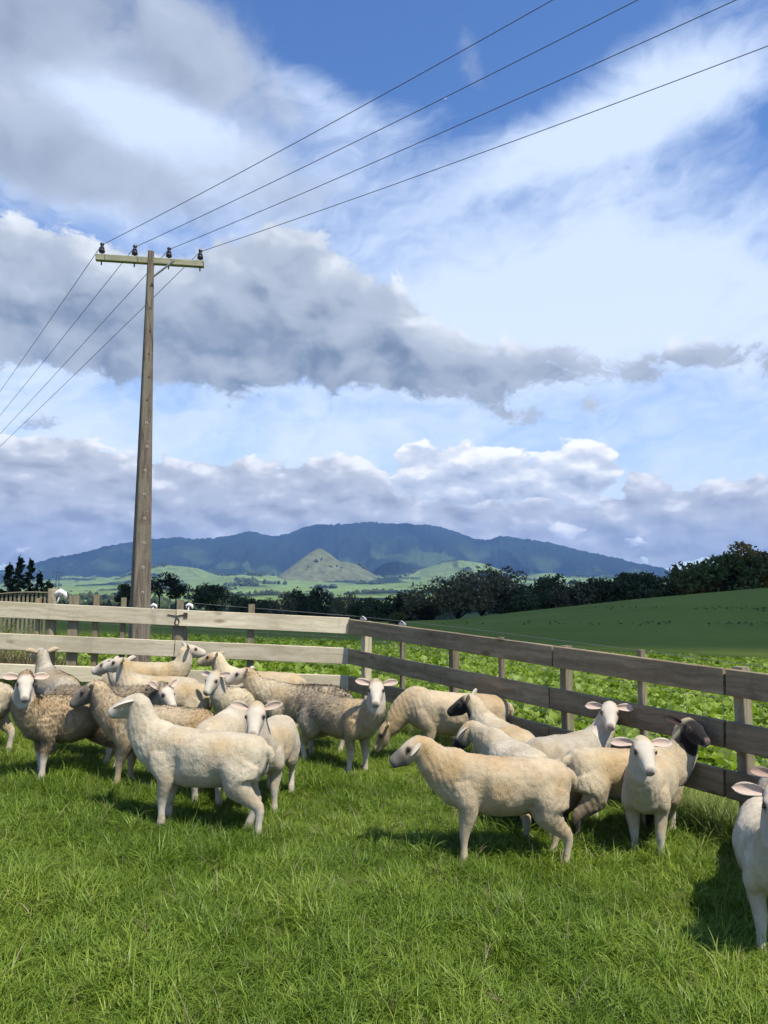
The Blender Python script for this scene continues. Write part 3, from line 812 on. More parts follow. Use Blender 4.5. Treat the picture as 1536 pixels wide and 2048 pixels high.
TREE_CACHE = {}
def tree(name, label, px, top, base, wpx, D, kind, leaf, seed, group, sink=0.0):
    """a tree whose crown spans wpx pixels at distance D"""
    p = at(px, base, D); zt = at(px, top, D).z
    z0 = min(gz(p.x, p.y), p.z) - sink if D > 60 else gz(p.x, p.y)
    h = zt - z0; w = wpx / F * D
    key = (seed, kind, leaf.name)
    if key not in TREE_CACHE:
        tb, v, f = tree_meshes(seed, 10.0, 10.0 * w / h, kind)
        TREE_CACHE[key] = (tb.mesh('trunk', M_BARK, True), mesh_np('crown', v, f, leaf), w / h)
    tm, cm, asp = TREE_CACHE[key]
    o = empty(name, (p.x, p.y, z0), random.uniform(0, 6.28))
    s = h / 10.0; sx = s * (w / h) / asp
    for nm, me in (('trunk', tm), ('crown', cm)):
        c = obj(nm, me, o); c.scale = (sx, sx, s)
    tag(o, label, 'tree', group)
    return o

G1 = 'shelter belt trees behind the hill'
belt = [  # px, top, base, width, distance, kind, leaf, seed, description
    (775, 1207, 1252, 60, 120, 'round', L_DARK, 11, 'low dark bushy tree at the left foot of the belt, just above the fence corner'),
    (822, 1192, 1254, 74, 122, 'broad', L_DARK, 12, 'dark rounded tree second from the left foot of the shelter belt'),
    (868, 1172, 1252, 84, 118, 'twiggy', L_TWIG, 13, 'brownish half bare tree left of the tall twiggy ones in the belt'),
    (915, 1152, 1252, 92, 116, 'twiggy', L_TWIG, 14, 'tall brownish bare-twigged tree, left of the tallest pair in the belt'),
    (962, 1138, 1250, 100, 120, 'twiggy', L_TWIG, 15, 'tallest brown twiggy tree in the middle of the shelter belt'),
    (1005, 1136, 1250, 70, 123, 'twiggy', L_TWIG, 16, 'tall brown twiggy tree with a narrow crown, right of the tallest one'),
    (1042, 1168, 1248, 84, 118, 'broad', L_DARK, 17, 'dark leafy tree filling the dip right of the tall twiggy trees'),
    (1086, 1160, 1246, 76, 121, 'round', L_DARK, 18, 'dark rounded tree under the right shoulder of the far mountain'),
    (1116, 1150, 1244, 60, 124, 'pine', L_CON, 19, 'narrow dark evergreen poking up in the centre right of the belt'),
    (1152, 1166, 1242, 78, 119, 'twiggy', L_TWIG, 20, 'greyish twiggy tree between dark evergreens in the belt'),
    (1192, 1158, 1238, 90, 120, 'broad', L_DARK, 21, 'dark broad tree left of the row of rounded tops'),
    (1240, 1148, 1234, 84, 122, 'round', L_GREEN, 22, 'olive green rounded tree at the centre of the right-hand belt'),
    (1285, 1146, 1230, 84, 118, 'broad', L_DARK, 23, 'dark green tree left of the grey bare one in the belt'),
    (1325, 1144, 1226, 78, 121, 'twiggy', L_TWIG, 24, 'grey bare twiggy tree left of the autumn tree'),
    (1352, 1134, 1222, 46, 124, 'conifer', L_CON, 25, 'small pointed conifer rising behind the autumn tree'),
    (1388, 1136, 1214, 96, 117, 'round', L_AUTUMN, 26, 'orange brown autumn tree left of the big green one'),
    (1448, 1113, 1206, 118, 112, 'broad', L_GREEN, 27, 'big mid green tree near the right end of the belt'),
    (1520, 1096, 1196, 100, 112, 'broad', L_AUTUMN, 28, 'tall brown tinged tree cut by the right edge of the picture'),
    (1600, 1094, 1190, 120, 112, 'broad', L_GREEN, 27, 'green tree beyond the right edge'),
]
for px, top, base, w, D, kind, leaf, seed, lab in belt[:-1]:
    tree('belt_tree', lab, px, top, base, w * 1.3, D, kind, leaf, seed, G1, sink=1.0)
G2 = 'trees on the flat beyond the crop'
flat = [
    (318, 1150, 1216, 74, 95, 'pine', L_CON, 31, 'dark open-crowned pine right beside the power pole'),
    (352, 1158, 1216, 52, 97, 'pine', L_CON, 32, 'smaller dark pine with a leaning trunk right of the pole'),
    (252, 1168, 1216, 46, 99, 'round', L_DARK, 33, 'dark bush showing on the left side of the power pole'),
    (432, 1179, 1214, 100, 110, 'round', L_DARK, 34, 'wide dark dome-shaped tree between the pole and the mountain peak'),
    (500, 1196, 1218, 66, 150, 'broad', L_DARK, 35, 'low dark tree above the batten of the pale fence'),
    (555, 1190, 1220, 60, 170, 'twiggy', L_TWIG, 13, 'hazy brown tree below the pyramid hill, left one'),
    (600, 1186, 1220, 62, 190, 'broad', L_DARK, 12, 'dark tree straight below the pyramid hill'),
    (645, 1182, 1222, 66, 200, 'round', L_DARK, 11, 'rounded dark tree below the right side of the pyramid hill'),
    (690, 1188, 1226, 60, 180, 'twiggy', L_TWIG, 14, 'brown twiggy tree above the left end of the corner rail'),
    (730, 1192, 1232, 58, 160, 'broad', L_DARK, 17, 'dark tree above the fence corner, left of the shelter belt'),
    (795, 1226, 1246, 40, 70, 'round', L_GREEN, 36, 'small fresh green bush right above the fence corner'),
]
for px, top, base, w, D, kind, leaf, seed, lab in flat:
    tree('field_tree', lab, px, top, base, w, D, kind, leaf, seed, G2)
G3 = 'dark conifers at the left edge'
for px, top, base, w, D, seed, lab in [
        (16, 1128, 1200, 58, 42, 41, 'dark conifer at the left edge, leftmost of the spiky group'),
        (36, 1113, 1200, 52, 44, 42, 'tallest dark spiky conifer at the left edge'),
        (58, 1118, 1200, 44, 45, 43, 'dark conifer with a forked tip, right of the tallest one'),
        (76, 1146, 1200, 54, 46, 44, 'shorter dark conifer sloping down beside the paling fence'),
        (96, 1163, 1202, 60, 47, 45, 'lowest dark conifer just above the paling fence')]:
    tree('conifer_tree', lab, px, top, base, w, D, 'conifer', L_CON, seed, G3)

# hedges and copses on the far plain: too many and too small to tell apart
def far_woods():
    r = np.random.default_rng(77); V = []; Fc = []; b = 0
    ico = np.array([[0, 0, 1], [.89, 0, .45], [.28, .85, .45], [-.72, .53, .45], [-.72, -.53, .45], [.28, -.85, .45], [.72, .53, -.3], [-.28, .85, -.3], [-.89, 0, -.3], [-.28, -.85, -.3], [.72, -.53, -.3], [0, 0, -.5]])
    tri = np.array([[0, 1, 2], [0, 2, 3], [0, 3, 4], [0, 4, 5], [0, 5, 1], [1, 6, 2], [2, 7, 3], [3, 8, 4], [4, 9, 5], [5, 10, 1], [6, 7, 2], [7, 8, 3], [8, 9, 4], [9, 10, 5], [10, 6, 1]])
    def put(x, y, z, s):
        nonlocal b
        jit = ico * (1 + r.normal(size=(12, 1)) * 0.22) * [s, s, s * r.uniform(0.8, 1.5)] + [x, y, z + s * 0.4]
        V.append(jit); Fc.append(tri + b); b += 12
    inner = (MR > 1800) & (MR < 6200) & (MPAST > 0.7) & (np.abs(np.degrees(MA)) < 32)
    idx = np.argwhere(inner)
    for k in range(95):                             # rows along paddock edges, and clumps
        i, j = idx[r.integers(len(idx))]; x, y = MX[i, j], MY[i, j]
        L = r.uniform(30, 330) * (y / 4000); ang = r.normal() * 0.25; n = int(r.uniform(6, 26))
        for q in range(n):
            t = (q / n - 0.5) * L
            xx, yy = x + t * math.cos(ang) + r.normal() * 7, y + t * math.sin(ang) + r.normal() * 25
            a, rr_ = math.atan2(xx, yy), math.hypot(xx, yy)
            ii = np.clip(np.searchsorted(MR[:, 0], rr_), 0, MR.shape[0] - 1); jj = np.clip(np.searchsorted(MA[0], a), 0, MA.shape[1] - 1)
            put(xx, yy, MZ[ii, jj] - 1, r.uniform(6, 13) * (0.6 + y / 8000))
    d = r.uniform(260, 1350, 1500); a = np.radians(r.uniform(-30, 22, 1500)); bx, by = d * np.sin(a), d * np.cos(a)   # the dark wooded belt across the near plain
    ok = fbm(np.stack([bx, by, bx * 0], -1), 0.006, 2, 31.0) > -0.05; bz = ground_z(bx, by)
    for x, y, z, q in zip(bx[ok], by[ok], bz[ok], d[ok]): put(x, y, z - 0.5, r.uniform(2.0, 5.0) * (0.5 + q / 1100))
    o = obj('far_woods', mesh_np('far_woods', np.vstack(V), np.vstack(Fc), L_DARK, False)); tag(o, 'dark hedges and copses scattered over the distant green plain', 'woods', kind='stuff')
far_woods()

# rough strips of rushes across the hill
def hill_rushes():
    r = np.random.default_rng(5); P = []
    for (x0, y0, x1, y1, D0, D1, n) in [(1060, 1216, 1560, 1222, 62, 62, 130), (880, 1249, 1420, 1251, 44, 44, 100), (1400, 1251, 1560, 1252, 44, 44, 40)]:
        for k in range(n):
            t = r.uniform(); px = x0 + (x1 - x0) * t
            if mnoise.noise(Vector((px * 0.018, y0, 0))) < -0.12: continue
            # where the line of sight meets the slope
            Dq = np.linspace(33, 95, 80); q = ray(px, y0 + (y1 - y0) * t); zz = ground_z(q.x / q.y * Dq, Dq)
            hit = np.argmax(zz >= EYE + q.z / q.y * Dq); D = Dq[hit] if hit else D0
            P.append((q.x / q.y * D + r.normal() * 0.1, D + r.normal() * 0.8, zz[hit] + r.uniform(0, 0.22)))
    v, f = leaf_cards(np.array(P), 0.10, r, 0.0)
    o = obj('hill_rushes', mesh_np('hill_rushes', v, f, L_GREEN)); tag(o, 'dark broken strips of rushes crossing the green hill', 'rushes', kind='stuff')
hill_rushes()

# transmission pole far off on the left
tp = empty('distant_power_pole', at(113, 1205, 160)); zt = at(113, 1144, 160).z - tp.location.z
tag(tp, 'pale distant two-legged power pole seen against the mountain foot at left', 'power pole')
M_PALE = mat_plain('pale_concrete', (0.34, 0.34, 0.34), 0.9)
for dx in (-0.28, 0.28):
    mb = MB(); mb.tube([(dx * 1.6, 0, -8), (dx, 0, zt)], [0.10, 0.07], 6); mb.build('leg', M_PALE, tp)
mb = MB(); mb.tube([(-1.15, 0, zt - 0.1), (1.15, 0, zt - 0.1)], 0.09, 6); mb.build('crossarm', M_PALE, tp)
for dx in (-1.0, 1.0):
    mb = MB(); mb.tube([(dx, 0, zt - 0.1), (dx, 0, zt - 1.0)], 0.05, 6); mb.build('insulator', M_PALE, tp)

# ------------------------------------------------------------------ sheep
def mat_sheep(name, strand=False):
    m, g, b, out = material(name)
    a = attr(g); tc = g.node('ShaderNodeTexCoord').outputs['Object']
    wl = attr(g, 'wool').outputs['Fac']
    c = a.outputs['Color']
    n = g.noise(tc, 16.0, 5, 0.65); n2 = g.noise(tc, 90.0, 3, 0.6)
    n3 = g.noise(g.vm('MULTIPLY', tc, (60, 60, 22)), 1.0, 4, 0.65, 0.6)
    k = g.lin(g.add(g.mul(n, 0.6), g.mul(n2, 0.4)), 0.3, 0.7, 0.86, 1.12)
    c = g.mix(1.0, c, g.comb(k, k, k), 'MULTIPLY')
    if strand:
        r = g.node('ShaderNodeNewGeometry').outputs['Random Per Island']
        kk = g.lin(r, 0, 1, 0.93, 1.07); c = g.mix(1.0, c, g.comb(kk, kk, kk), 'MULTIPLY')
    g.put(b.inputs['Base Color'], c); b.inputs['Roughness'].default_value = 0.92; b.inputs['Specular IOR Level'].default_value = 0.08
    b.inputs['Sheen Weight'].default_value = 0.12; b.inputs['Sheen Roughness'].default_value = 0.6
    if strand:
        vt = g.node('ShaderNodeVectorTransform', vector_type='NORMAL', convert_from='OBJECT', convert_to='WORLD')
        g.put(vt.inputs[0], attr(g, 'bn').outputs['Vector']); g.put(b.inputs['Normal'], vt.outputs[0])
    if not strand:
        nb = g.node('ShaderNodeBump'); nb.inputs['Distance'].default_value = 0.014
        g.put(nb.inputs['Strength'], g.lin(wl, 0, 1, 0.10, 0.60)); g.put(nb.inputs['Height'], g.add(g.mul(n3, 0.75), g.mul(n, 1.1), g.mul(n2, 0.2)))
        g.put(b.inputs['Normal'], nb.outputs[0])
    return m
M_COAT = mat_sheep('sheep_coat'); M_FLEECE = mat_sheep('sheep_fleece', True)
def mat_eye():
    m, g, b, out = material('dark_wet_eye')
    b.inputs['Base Color'].default_value = (0.020, 0.014, 0.008, 1); b.inputs['Roughness'].default_value = 0.12; b.inputs['Specular IOR Level'].default_value = 0.6
    return m
M_EYE = mat_eye()

def V(*a): return np.array(a, float)
def loft(st, n=18, sq=2.0):
    """st: list of (center, side, up, a, b_top, b_bot); closed tube"""
    v = []; f = []
    for (c, s, u, a, bt, bb) in st:
        for k in range(n):
            w = 2 * math.pi * k / n; cx, sx = math.cos(w), math.sin(w)
            px = math.copysign(abs(cx) ** (2 / sq), cx); py = math.copysign(abs(sx) ** (2 / sq), sx)
            v.append(c + s * a * px + u * (bt if py >= 0 else bb) * py)
    m = len(st)
    for i in range(m - 1):
        for k in range(n): f.append([i * n + k, i * n + (k + 1) % n, (i + 1) * n + (k + 1) % n, (i + 1) * n + k])
    v.append(st[0][0]); v.append(st[-1][0]); a, b = m * n, m * n + 1
    for k in range(n): f.append([a, (k + 1) % n, k]); f.append([b, (m - 1) * n + k, (m - 1) * n + (k + 1) % n])
    return v, f
def norm(v): return v / np.linalg.norm(v)
def chain(pts, radii, side=V(0, 1, 0), sub=3, n=14):
    """limb through joints; radii (fore-aft, sideways) per joint, smoothed"""
    P = np.array(pts, float); R = np.array(radii, float); m = len(P); st = []
    T = np.arange(m); tt = np.linspace(0, m - 1, (m - 1) * sub + 1)
    def cr(A, t):
        i = min(int(t), m - 2); f = t - i
        p0, p1, p2, p3 = A[max(i - 1, 0)], A[i], A[i + 1], A[min(i + 2, m - 1)]
        return 0.5 * (2 * p1 + (p2 - p0) * f + (2 * p0 - 5 * p1 + 4 * p2 - p3) * f * f + (3 * p1 - p0 - 3 * p2 + p3) * f ** 3)
    C_ = [cr(P, t) for t in tt]; RR = [np.maximum(cr(R, t), 0.006) for t in tt]
    for i, c in enumerate(C_):
        d = norm(C_[min(i + 1, len(C_) - 1)] - C_[max(i - 1, 0)])
        s = norm(side - d * side.dot(d)); u = np.cross(d, s)
        st.append((c, s, u, RR[i][1], RR[i][0], RR[i][0]))
    return loft(st, n)

def euler_dir(yaw, pitch): return V(math.cos(yaw) * math.cos(pitch), math.sin(yaw) * math.cos(pitch), math.sin(pitch))

def ear_mesh(base, out_dir, fwd, length, width, droop=0.0):
    """a cupped leaf with thickness; the hollow looks along fwd"""
    o = norm(out_dir); w = norm(np.cross(fwd, o)); n_ = np.cross(o, w)
    if n_.dot(fwd) < 0: n_ = -n_
    v = []; f = []; NS, NC = 9, 7; inner = []
    for layer in (0, 1):
        for i in range(NS):
            s = i / (NS - 1); prof = (0.42 + 1.5 * s) * (1 - s ** 2.2) ** 0.75 if s < 1 else 0.0
            prof = min(prof, 1.0) if s < 0.9 else prof * 0.9
            ww = width * max(prof, 0.06)
            for j in range(NC):
                c = -1 + 2 * j / (NC - 1)
                cup = (c * c - 0.6) * ww * 0.75 * (1.15 - 0.7 * s)
                p = base + o * length * s + w * ww * c * 0.85 + n_ * (cup - layer * 0.007 * (1 - 0.6 * c * c)) - V(0, 0, 1) * droop * length * s * s
                v.append(p); inner.append(1.0 - layer if abs(c) < 0.75 and 0.12 < s < 0.93 else 0.0)
    g = NS * NC
    for i in range(NS - 1):
        for j in range(NC - 1):
            a = i * NC + j
            f.append([a, a + 1, a + NC + 1, a + NC]); f.append([g + a, g + a + NC, g + a + NC + 1, g + a + 1])
    for i in range(NS - 1):
        for j in (0, NC - 1):
            a = i * NC + j; f.append([a, a + NC, g + a + NC, g + a] if j == 0 else [a + NC, a, g + a, g + a + NC])
    for i in (0, NS - 1):
        for j in range(NC - 1):
            a = i * NC + j; f.append([a + 1, a, g + a, g + a + 1] if i == 0 else [a, a + 1, g + a + 1, g + a])
    return v, f, inner

COL = dict(white=V(.455, .395, .290), cream=V(.450, .375, .255), warm=V(.425, .340, .222), grey=V(.375, .335, .262), brown=V(.33, .245, .148), tan=V(.40, .315, .205), black=V(.013, .011, .010), face=V(.50, .450, .370), pink=V(.50, .32, .26), dgrey=V(.13, .115, .10), muck=V(.16, .11, .06))

SHEEP = []
def sheep(label, hx_, hy_, D, heading, neck=(55, 0), head=(0, -28), scale=1.0, coat='cream', face='face', legs='face', muzzle=None, ear='face', patch=None, wool=0.5, fleece_len=0.012, n_strand=9000, seed=1, ear_set=(20, 10), stance=(0, 0, 0, 0), tail=True, fat=1.0, neck_len=0.30, nf=1.09, dirt=0.5, z_off=-0.022, lump_k=1.0, ln=0.94, deep=1.07, k=1.08):
    r = np.random.default_rng(seed * 7 + 3)
    R_ = math.radians
    parts = []
    X, Yv, Z = V(1, 0, 0), V(0, 1, 0), V(0, 0, 1)
    j = lambda s: r.normal() * s
    # ---- trunk: (x, centre height, half height up/down, half width)
    tr = [(-.450, .515, .040, .045, .045), (-.435, .510, .088, .088, .088), (-.40, .503, .128, .135, .125), (-.335, .492, .156, .148, .146), (-.24, .490, .158, .146, .154), (-.13, .486, .162, .158, .166), (0.0, .482, .162, .168, .170), (.11, .482, .164, .172, .160), (.21, .488, .168, .168, .142), (.29, .495, .166, .165, .126), (.36, .495, .146, .152, .105), (.41, .485, .113, .125, .082), (.44, .472, .06, .075, .05)]
    belly = deep + 0.04 * r.random()
    st = [(V(x, 0, z), Yv, Z, w * fat, t, bb * (1 + (belly - 1) * (1 if -.3 < x < .3 else .5))) for x, z, t, bb, w in tr]
    parts.append(loft(st, 26, 2.25))
    # ---- neck
    npitch, nyaw = R_(neck[0]), R_(neck[1])
    B0 = V(.30, 0, .50); nd = euler_dir(nyaw, npitch)
    B1 = V(.38, 0, .535); P = B1 + nd * neck_len
    B0c = B0; mid = B1 + euler_dir(nyaw * 0.45, npitch * 0.75) * neck_len * 0.45
    hy, hp = R_(head[0]), R_(head[1])
    hd = euler_dir(hy, hp); hs = norm(np.cross(Z, hd)); roll = R_(head[2]) if len(head) > 2 else 0.0
    hu = np.cross(hd, hs); hs, hu = hs * math.cos(roll) + hu * math.sin(roll), hu * math.cos(roll) - hs * math.sin(roll)
    nk = chain([B0, B1, mid, P - hu * 0.018 - hd * 0.015, P + hd * 0.03], [(.155, .118), (.138 * nf, .102 * nf), (.105 * nf, .078 * nf), (.074 * nf ** .5, .062), (.052, .05)], side=norm(hs * 0.5 + Yv) if abs(head[0]) < 100 else Yv, sub=4, n=18)
    parts.append(nk)
    # ---- head: skull, cheeks, muzzle
    hst = [(-.050, .026, .022, .03), (-.030, .046, .040, .045), (.005, .060, .050, .056), (.040, .064, .053, .064), (.075, .061, .050, .070), (.106, .051, .045, .072), (.134, .0415, .041, .060), (.158, .0360, .038, .049), (.179, .0360, .034, .042), (.195, .033, .028, .036), (.206, .021, .016, .022)]
    parts.append(loft([(P + hd * t * k + hu * (0.012 - 0.05 * t) * k, hs, hu, w * k, bt * k, bb * k) for t, w, bt, bb in hst], 20, 2.15))
    # brow ridges and jaw
    for sgn in (-1, 1):
        c = P + (hd * .055 + hu * .034 + hs * sgn * .047) * k
        parts.append(loft([(c - hd * .03, hs, hu, .006, .006, .006), (c - hd * .012, hs, hu, .016, .016, .016), (c + hd * .012, hs, hu, .016, .015, .016), (c + hd * .03, hs, hu, .006, .006, .006)], 10))
    # ---- legs; stance shifts each hoof fore and aft
    for idx, sgn in enumerate((1, -1)):
        o = stance[idx]
        yb = .082 * sgn * fat ** 0.5
        parts.append(chain([(.285, yb * 1.05, .50), (.265, yb * 1.18, .40), (.245 + o * .2, yb * 1.12, .325), (.262 + o * .55, yb, .205), (.258 + o * .8, yb, .125), (.255 + o * .95, yb, .062), (.268 + o, yb, .030), (.275 + o, yb, 0.0)],
                           [(.105, .052), (.092, .056), (.058, .046), (.0370, .0335), (.0240, .0228), (.0300, .0290), (.025, .024), (.034, .031)], sub=3))
        o = stance[idx + 2]
        yb = .090 * sgn * fat ** 0.5
        parts.append(chain([(-.315, yb * 1.05, .505), (-.285, yb * 1.22, .42), (-.285 + o * .1, yb * 1.2, .345), (-.345 + o * .4, yb * 1.08, .275), (-.415 + o * .65, yb, .215), (-.412 + o * .85, yb, .13), (-.400 + o * .97, yb, .062), (-.388 + o, yb, .030), (-.382 + o, yb, 0.0)],
                           [(.130, .062), (.142, .072), (.108, .064), (.060, .044), (.0400, .0300), (.0245, .0228), (.0300, .0285), (.026, .025), (.034, .031)], sub=3))
    # ---- docked tail
    if tail:
        parts.append(chain([(-.425, 0, .575), (-.462, 0, .56), (-.480, 0, .52), (-.478, 0, .475)], [(.03, .03), (.03, .034), (.028, .032), (.018, .02)], sub=2, n=10))
    vs = []; fs = []; b = 0
    for v, f in parts:
        vs += [tuple(p) for p in v]; fs += [[b + i for i in q] for q in f]; b += len(v)
    me = bpy.data.meshes.new('tmp'); me.from_pydata(vs, [], fs); me.update()
    bm = bmesh.new(); bm.from_mesh(me); bmesh.ops.recalc_face_normals(bm, faces=bm.faces); bm.to_mesh(me); bm.free()
    tmp = bpy.data.objects.new('tmp', me); C.objects.link(tmp)
    md = tmp.modifiers.new('r', 'REMESH'); md.mode = 'VOXEL'; md.voxel_size = 0.0092; md.use_smooth_shade = True
    ms = tmp.modifiers.new('s', 'SMOOTH'); ms.factor = 0.5; ms.iterations = 3
    dg = bpy.context.evaluated_depsgraph_get(); ev = tmp.evaluated_get(dg); em = ev.to_mesh()
    n = len(em.vertices); co = np.empty(n * 3, np.float32); em.vertices.foreach_get('co', co); co = co.reshape(-1, 3).astype(float)
    no = np.empty(n * 3, np.float32); em.vertices.foreach_get('normal', no); no = no.reshape(-1, 3).astype(float)
    nl = len(em.loops); li = np.empty(nl, np.int32); em.loops.foreach_get('vertex_index', li)
    lt = np.empty(len(em.polygons), np.int32); em.polygons.foreach_get('loop_total', lt)
    quads = li.reshape(-1, 4) if (lt == 4).all() else None
    if quads is None:
        st_ = np.concatenate([[0], np.cumsum(lt)[:-1]]); quads = np.array([[li[s], li[s + 1], li[s + 2], li[s + 2 if l == 3 else s + 3]] for s, l in zip(st_, lt) if l in (3, 4)])
    ev.to_mesh_clear(); bpy.data.objects.remove(tmp); bpy.data.meshes.remove(me)
    # ---- region weights
    rel = (co - P) / k; ht = rel @ hd; hsd = rel @ hs; hup = rel @ hu
    inhead = sstep(ht, -.015, .035) * (np.linalg.norm(rel - np.outer(ht, hd), axis=1) < .135) * (ht < .26)
    headw = inhead
    if neck[0] < 0 or True:
        headw = headw * ((co[:, 0] > .30) | (np.linalg.norm(rel, axis=1) < .16))
    seedv = seed * 1.37
    nA = fbm(co, 7.0, 4, seedv); nB = fbm(co, 26.0, 3, seedv + 3); nC = fbm(co, 3.2, 3, seedv + 8)
    legw = sstep(co[:, 2], .245, .175) * (1 - headw)
    legw = np.clip(legw + 0.25 * nA * (legw > 0.02) * (legw < .98), 0, 1)
    woolw = np.clip((1 - headw) * (1 - sstep(co[:, 2], .29, .20)), 0, 1)
    # ---- colours
    base = np.tile(COL[coat], (n, 1))
    warm = sstep(nC, -.1, .5)[:, None]; base = base * (1 - 0.8 * warm) + base * V(.93, .78, .55) * (0.8 * warm); pale = sstep(nC + .3 * nA, .0, -.40)[:, None]; base = base * (1 + .22 * pale); grub = sstep(nA + .5 * nB, .12, .5)[:, None]; base = base * (1 - .22 * grub * V(.8, .95, 1.1))
    base *= (1 + 0.17 * nA + .09 * nB)[:, None]
    # sun-bleached, dusty back and stained underside
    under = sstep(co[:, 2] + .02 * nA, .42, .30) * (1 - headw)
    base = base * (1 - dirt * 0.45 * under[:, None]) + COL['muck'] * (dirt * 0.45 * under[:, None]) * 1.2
    if patch == 'saddle':          # grey-brown unshed wool over back and rump
        reg = sstep(co[:, 0] + .12 * nA, .22, .02) * sstep(co[:, 2] + .06 * nA, .40, .50)
        pm = np.clip(reg * sstep(nA * .5 + nB * .3, -.35, .05), 0, 1)[:, None]
        base = base * (1 - pm) + (V(.30, .245, .175) * (1 + .5 * nB[:, None])) * pm
    elif patch == 'back':
        reg = sstep(co[:, 2] + .05 * nA, .44, .54)
        pm = np.clip(reg * sstep(nA * .5 + nB * .3, -.45, .0), 0, 1)[:, None]
        base = base * (1 - pm) + (V(.27, .22, .155) * (1 + .5 * nB[:, None])) * pm
    elif patch == 'shaggy':
        base = base * (1 + .14 * nB[:, None] + .12 * nA[:, None])
        dk = sstep(co[:, 2] + .05 * nA, .45, .32)[:, None]; base = base * (1 - .25 * dk)
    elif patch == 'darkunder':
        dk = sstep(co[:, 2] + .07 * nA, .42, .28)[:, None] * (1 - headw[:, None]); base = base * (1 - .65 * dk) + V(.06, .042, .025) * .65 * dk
    lc = COL[legs] * (1 + .12 * nB[:, None])
    spot = (np.clip(sstep(nB + .4 * nA, .0, .35) * .75 + sstep(co[:, 2], .12, .03) * .5, 0, .85) * dirt)[:, None]; lc = lc * (1 - spot) + COL['muck'] * 1.5 * spot
    base = base * (1 - legw[:, None]) + lc * legw[:, None]
    fc = np.tile(COL[face], (n, 1)) * (1 + .10 * nB[:, None]); ck = (sstep(np.abs(hsd), .022, .05) * sstep(ht, .19, .10))[:, None]; fc = fc * (1 - .16 * ck * V(.7, 1.0, 1.25))
    if muzzle is not None:
        mw = sstep(ht + .02 * nA, .085, .13)[:, None]; fc = fc * (1 - mw) + COL[muzzle] * mw
    # skin showing at the nose, dark nostrils, mouth line, eye rims
    nose = (sstep(ht, .181, .197) * sstep(hup, -.028, -.014) * sstep(np.abs(hsd), .026, .016))[:, None]
    fc = fc * (1 - .7 * nose) + V(.20, .145, .125) * .7 * nose
    for sgn in (-1, 1):
        nd_ = np.sqrt((ht - .193) ** 2 + ((hsd - sgn * .012 - sgn * (hup + .010) * .5) * 1.4) ** 2 + ((hup + .008) * .8) ** 2)
        w_ = sstep(nd_, .016, .008)[:, None]; fc = fc * (1 - w_) + V(.03, .02, .02) * w_
        ed = np.sqrt((ht - .072) ** 2 + ((hsd - sgn * .054) * 0.7) ** 2 + ((hup - .024) * 1.1) ** 2)
        w_ = (sstep(ed, .030, .017) * .7)[:, None]; fc = fc * (1 - w_) + V(.09, .07, .06) * w_
    mo = (sstep(np.abs(hup + .034 + (.195 - ht) * .12), .006, .002) * sstep(ht, .132, .152))[:, None]; fc = fc * (1 - .7 * mo) + V(.06, .04, .035) * .7 * mo
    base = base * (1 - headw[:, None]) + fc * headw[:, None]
    hoof = sstep(co[:, 2], .034, .024)[:, None]; base = base * (1 - hoof) + V(.10, .08, .06) * hoof
    tl = sstep(np.hypot(np.hypot(co[:, 0] + .45, co[:, 1] * 1.2), (co[:, 2] - .43) * .6), .07, .03)[:, None] * (co[:, 0:1] < -.405); base = base * (1 - .75 * tl) + COL['muck'] * .6 * tl * .75
    base = np.clip(base, .008, .85)
    # ---- surface relief: muscle, folds, lumps of wool
    lump = fbm(co * V(1, 1, .8), 9.0, 3, seedv + 5) * .0095 + fbm(co, 48.0, 3, seedv + 6) * .0032 * wool * lump_k
    if patch == 'shaggy': lump = lump + np.abs(fbm(co, 26.0, 3, seedv + 9)) * .014
    co2 = co + no * (lump * (.18 + .82 * woolw))[:, None]
    # haunch, shoulder and rib hollows
    for sgn in (-1, 1):
        fl_ = np.exp(-((co[:, 0] + .16) / .055) ** 2 - ((co[:, 2] - .36) / .07) ** 2) * (co[:, 1] * sgn > .05)
        co2[:, 1] -= sgn * fl_ * .040
        sh_ = np.exp(-((co[:, 0] - .165) / .04) ** 2 - ((co[:, 2] - .42) / .11) ** 2) * (co[:, 1] * sgn > .05)
        co2[:, 1] -= sgn * sh_ * .028
    fold = np.sin((co[:, 0] * 0.9 + co[:, 2] * 0.55) * 150 + nA * 5) * sstep(co[:, 0], -.20, -.30) * sstep(co[:, 2], .48, .40) * sstep(co[:, 2], .20, .28)
    fold = fold + np.sin((co[:, 0] - co[:, 2] * .5) * 130 + nA * 4) * sstep(co[:, 0], .26, .34) * sstep(co[:, 2], .40, .46) * (1 - headw) * .8
    co2 = co2 + no * (fold * .0013 * (woolw > .3))[:, None]
    cols = np.hstack([base, np.ones((n, 1))])
    # ---- ears, joined to the body mesh
    allv = [co2]; allq = [quads]; allc = [cols]; allw = [woolw]; nb_ = n
    up_, back_ = R_(ear_set[0]), R_(ear_set[1])
    for sgn in (-1, 1):
        e_up = up_ if len(ear_set) < 3 or sgn < 0 else R_(ear_set[2])
        od = hs * sgn * math.cos(e_up) + hu * math.sin(e_up) - hd * math.sin(back_)
        fwd = hd * V(1, 1, .1) + V(0, 0, .42) + hs * sgn * 0.10 if ear_set[1] > -15 else hs * sgn * 0.55 - hu * 0.85
        eb = P + (hd * (-.006) + hs * sgn * .047 + hu * .018) * k
        v, f, inner = ear_mesh(eb, od, fwd, .132 * k * (0.95 + .1 * r.random()), .034 * k, droop=.10)
        v = np.array(v); inner = np.array(inner)[:, None]
        ec = COL[ear] * (1 - inner * .5) + COL['pink'] * (1.05 if ear != 'black' else .12) * inner * .5
        if ear == 'face': ec = ec * (1 - .06 * inner)
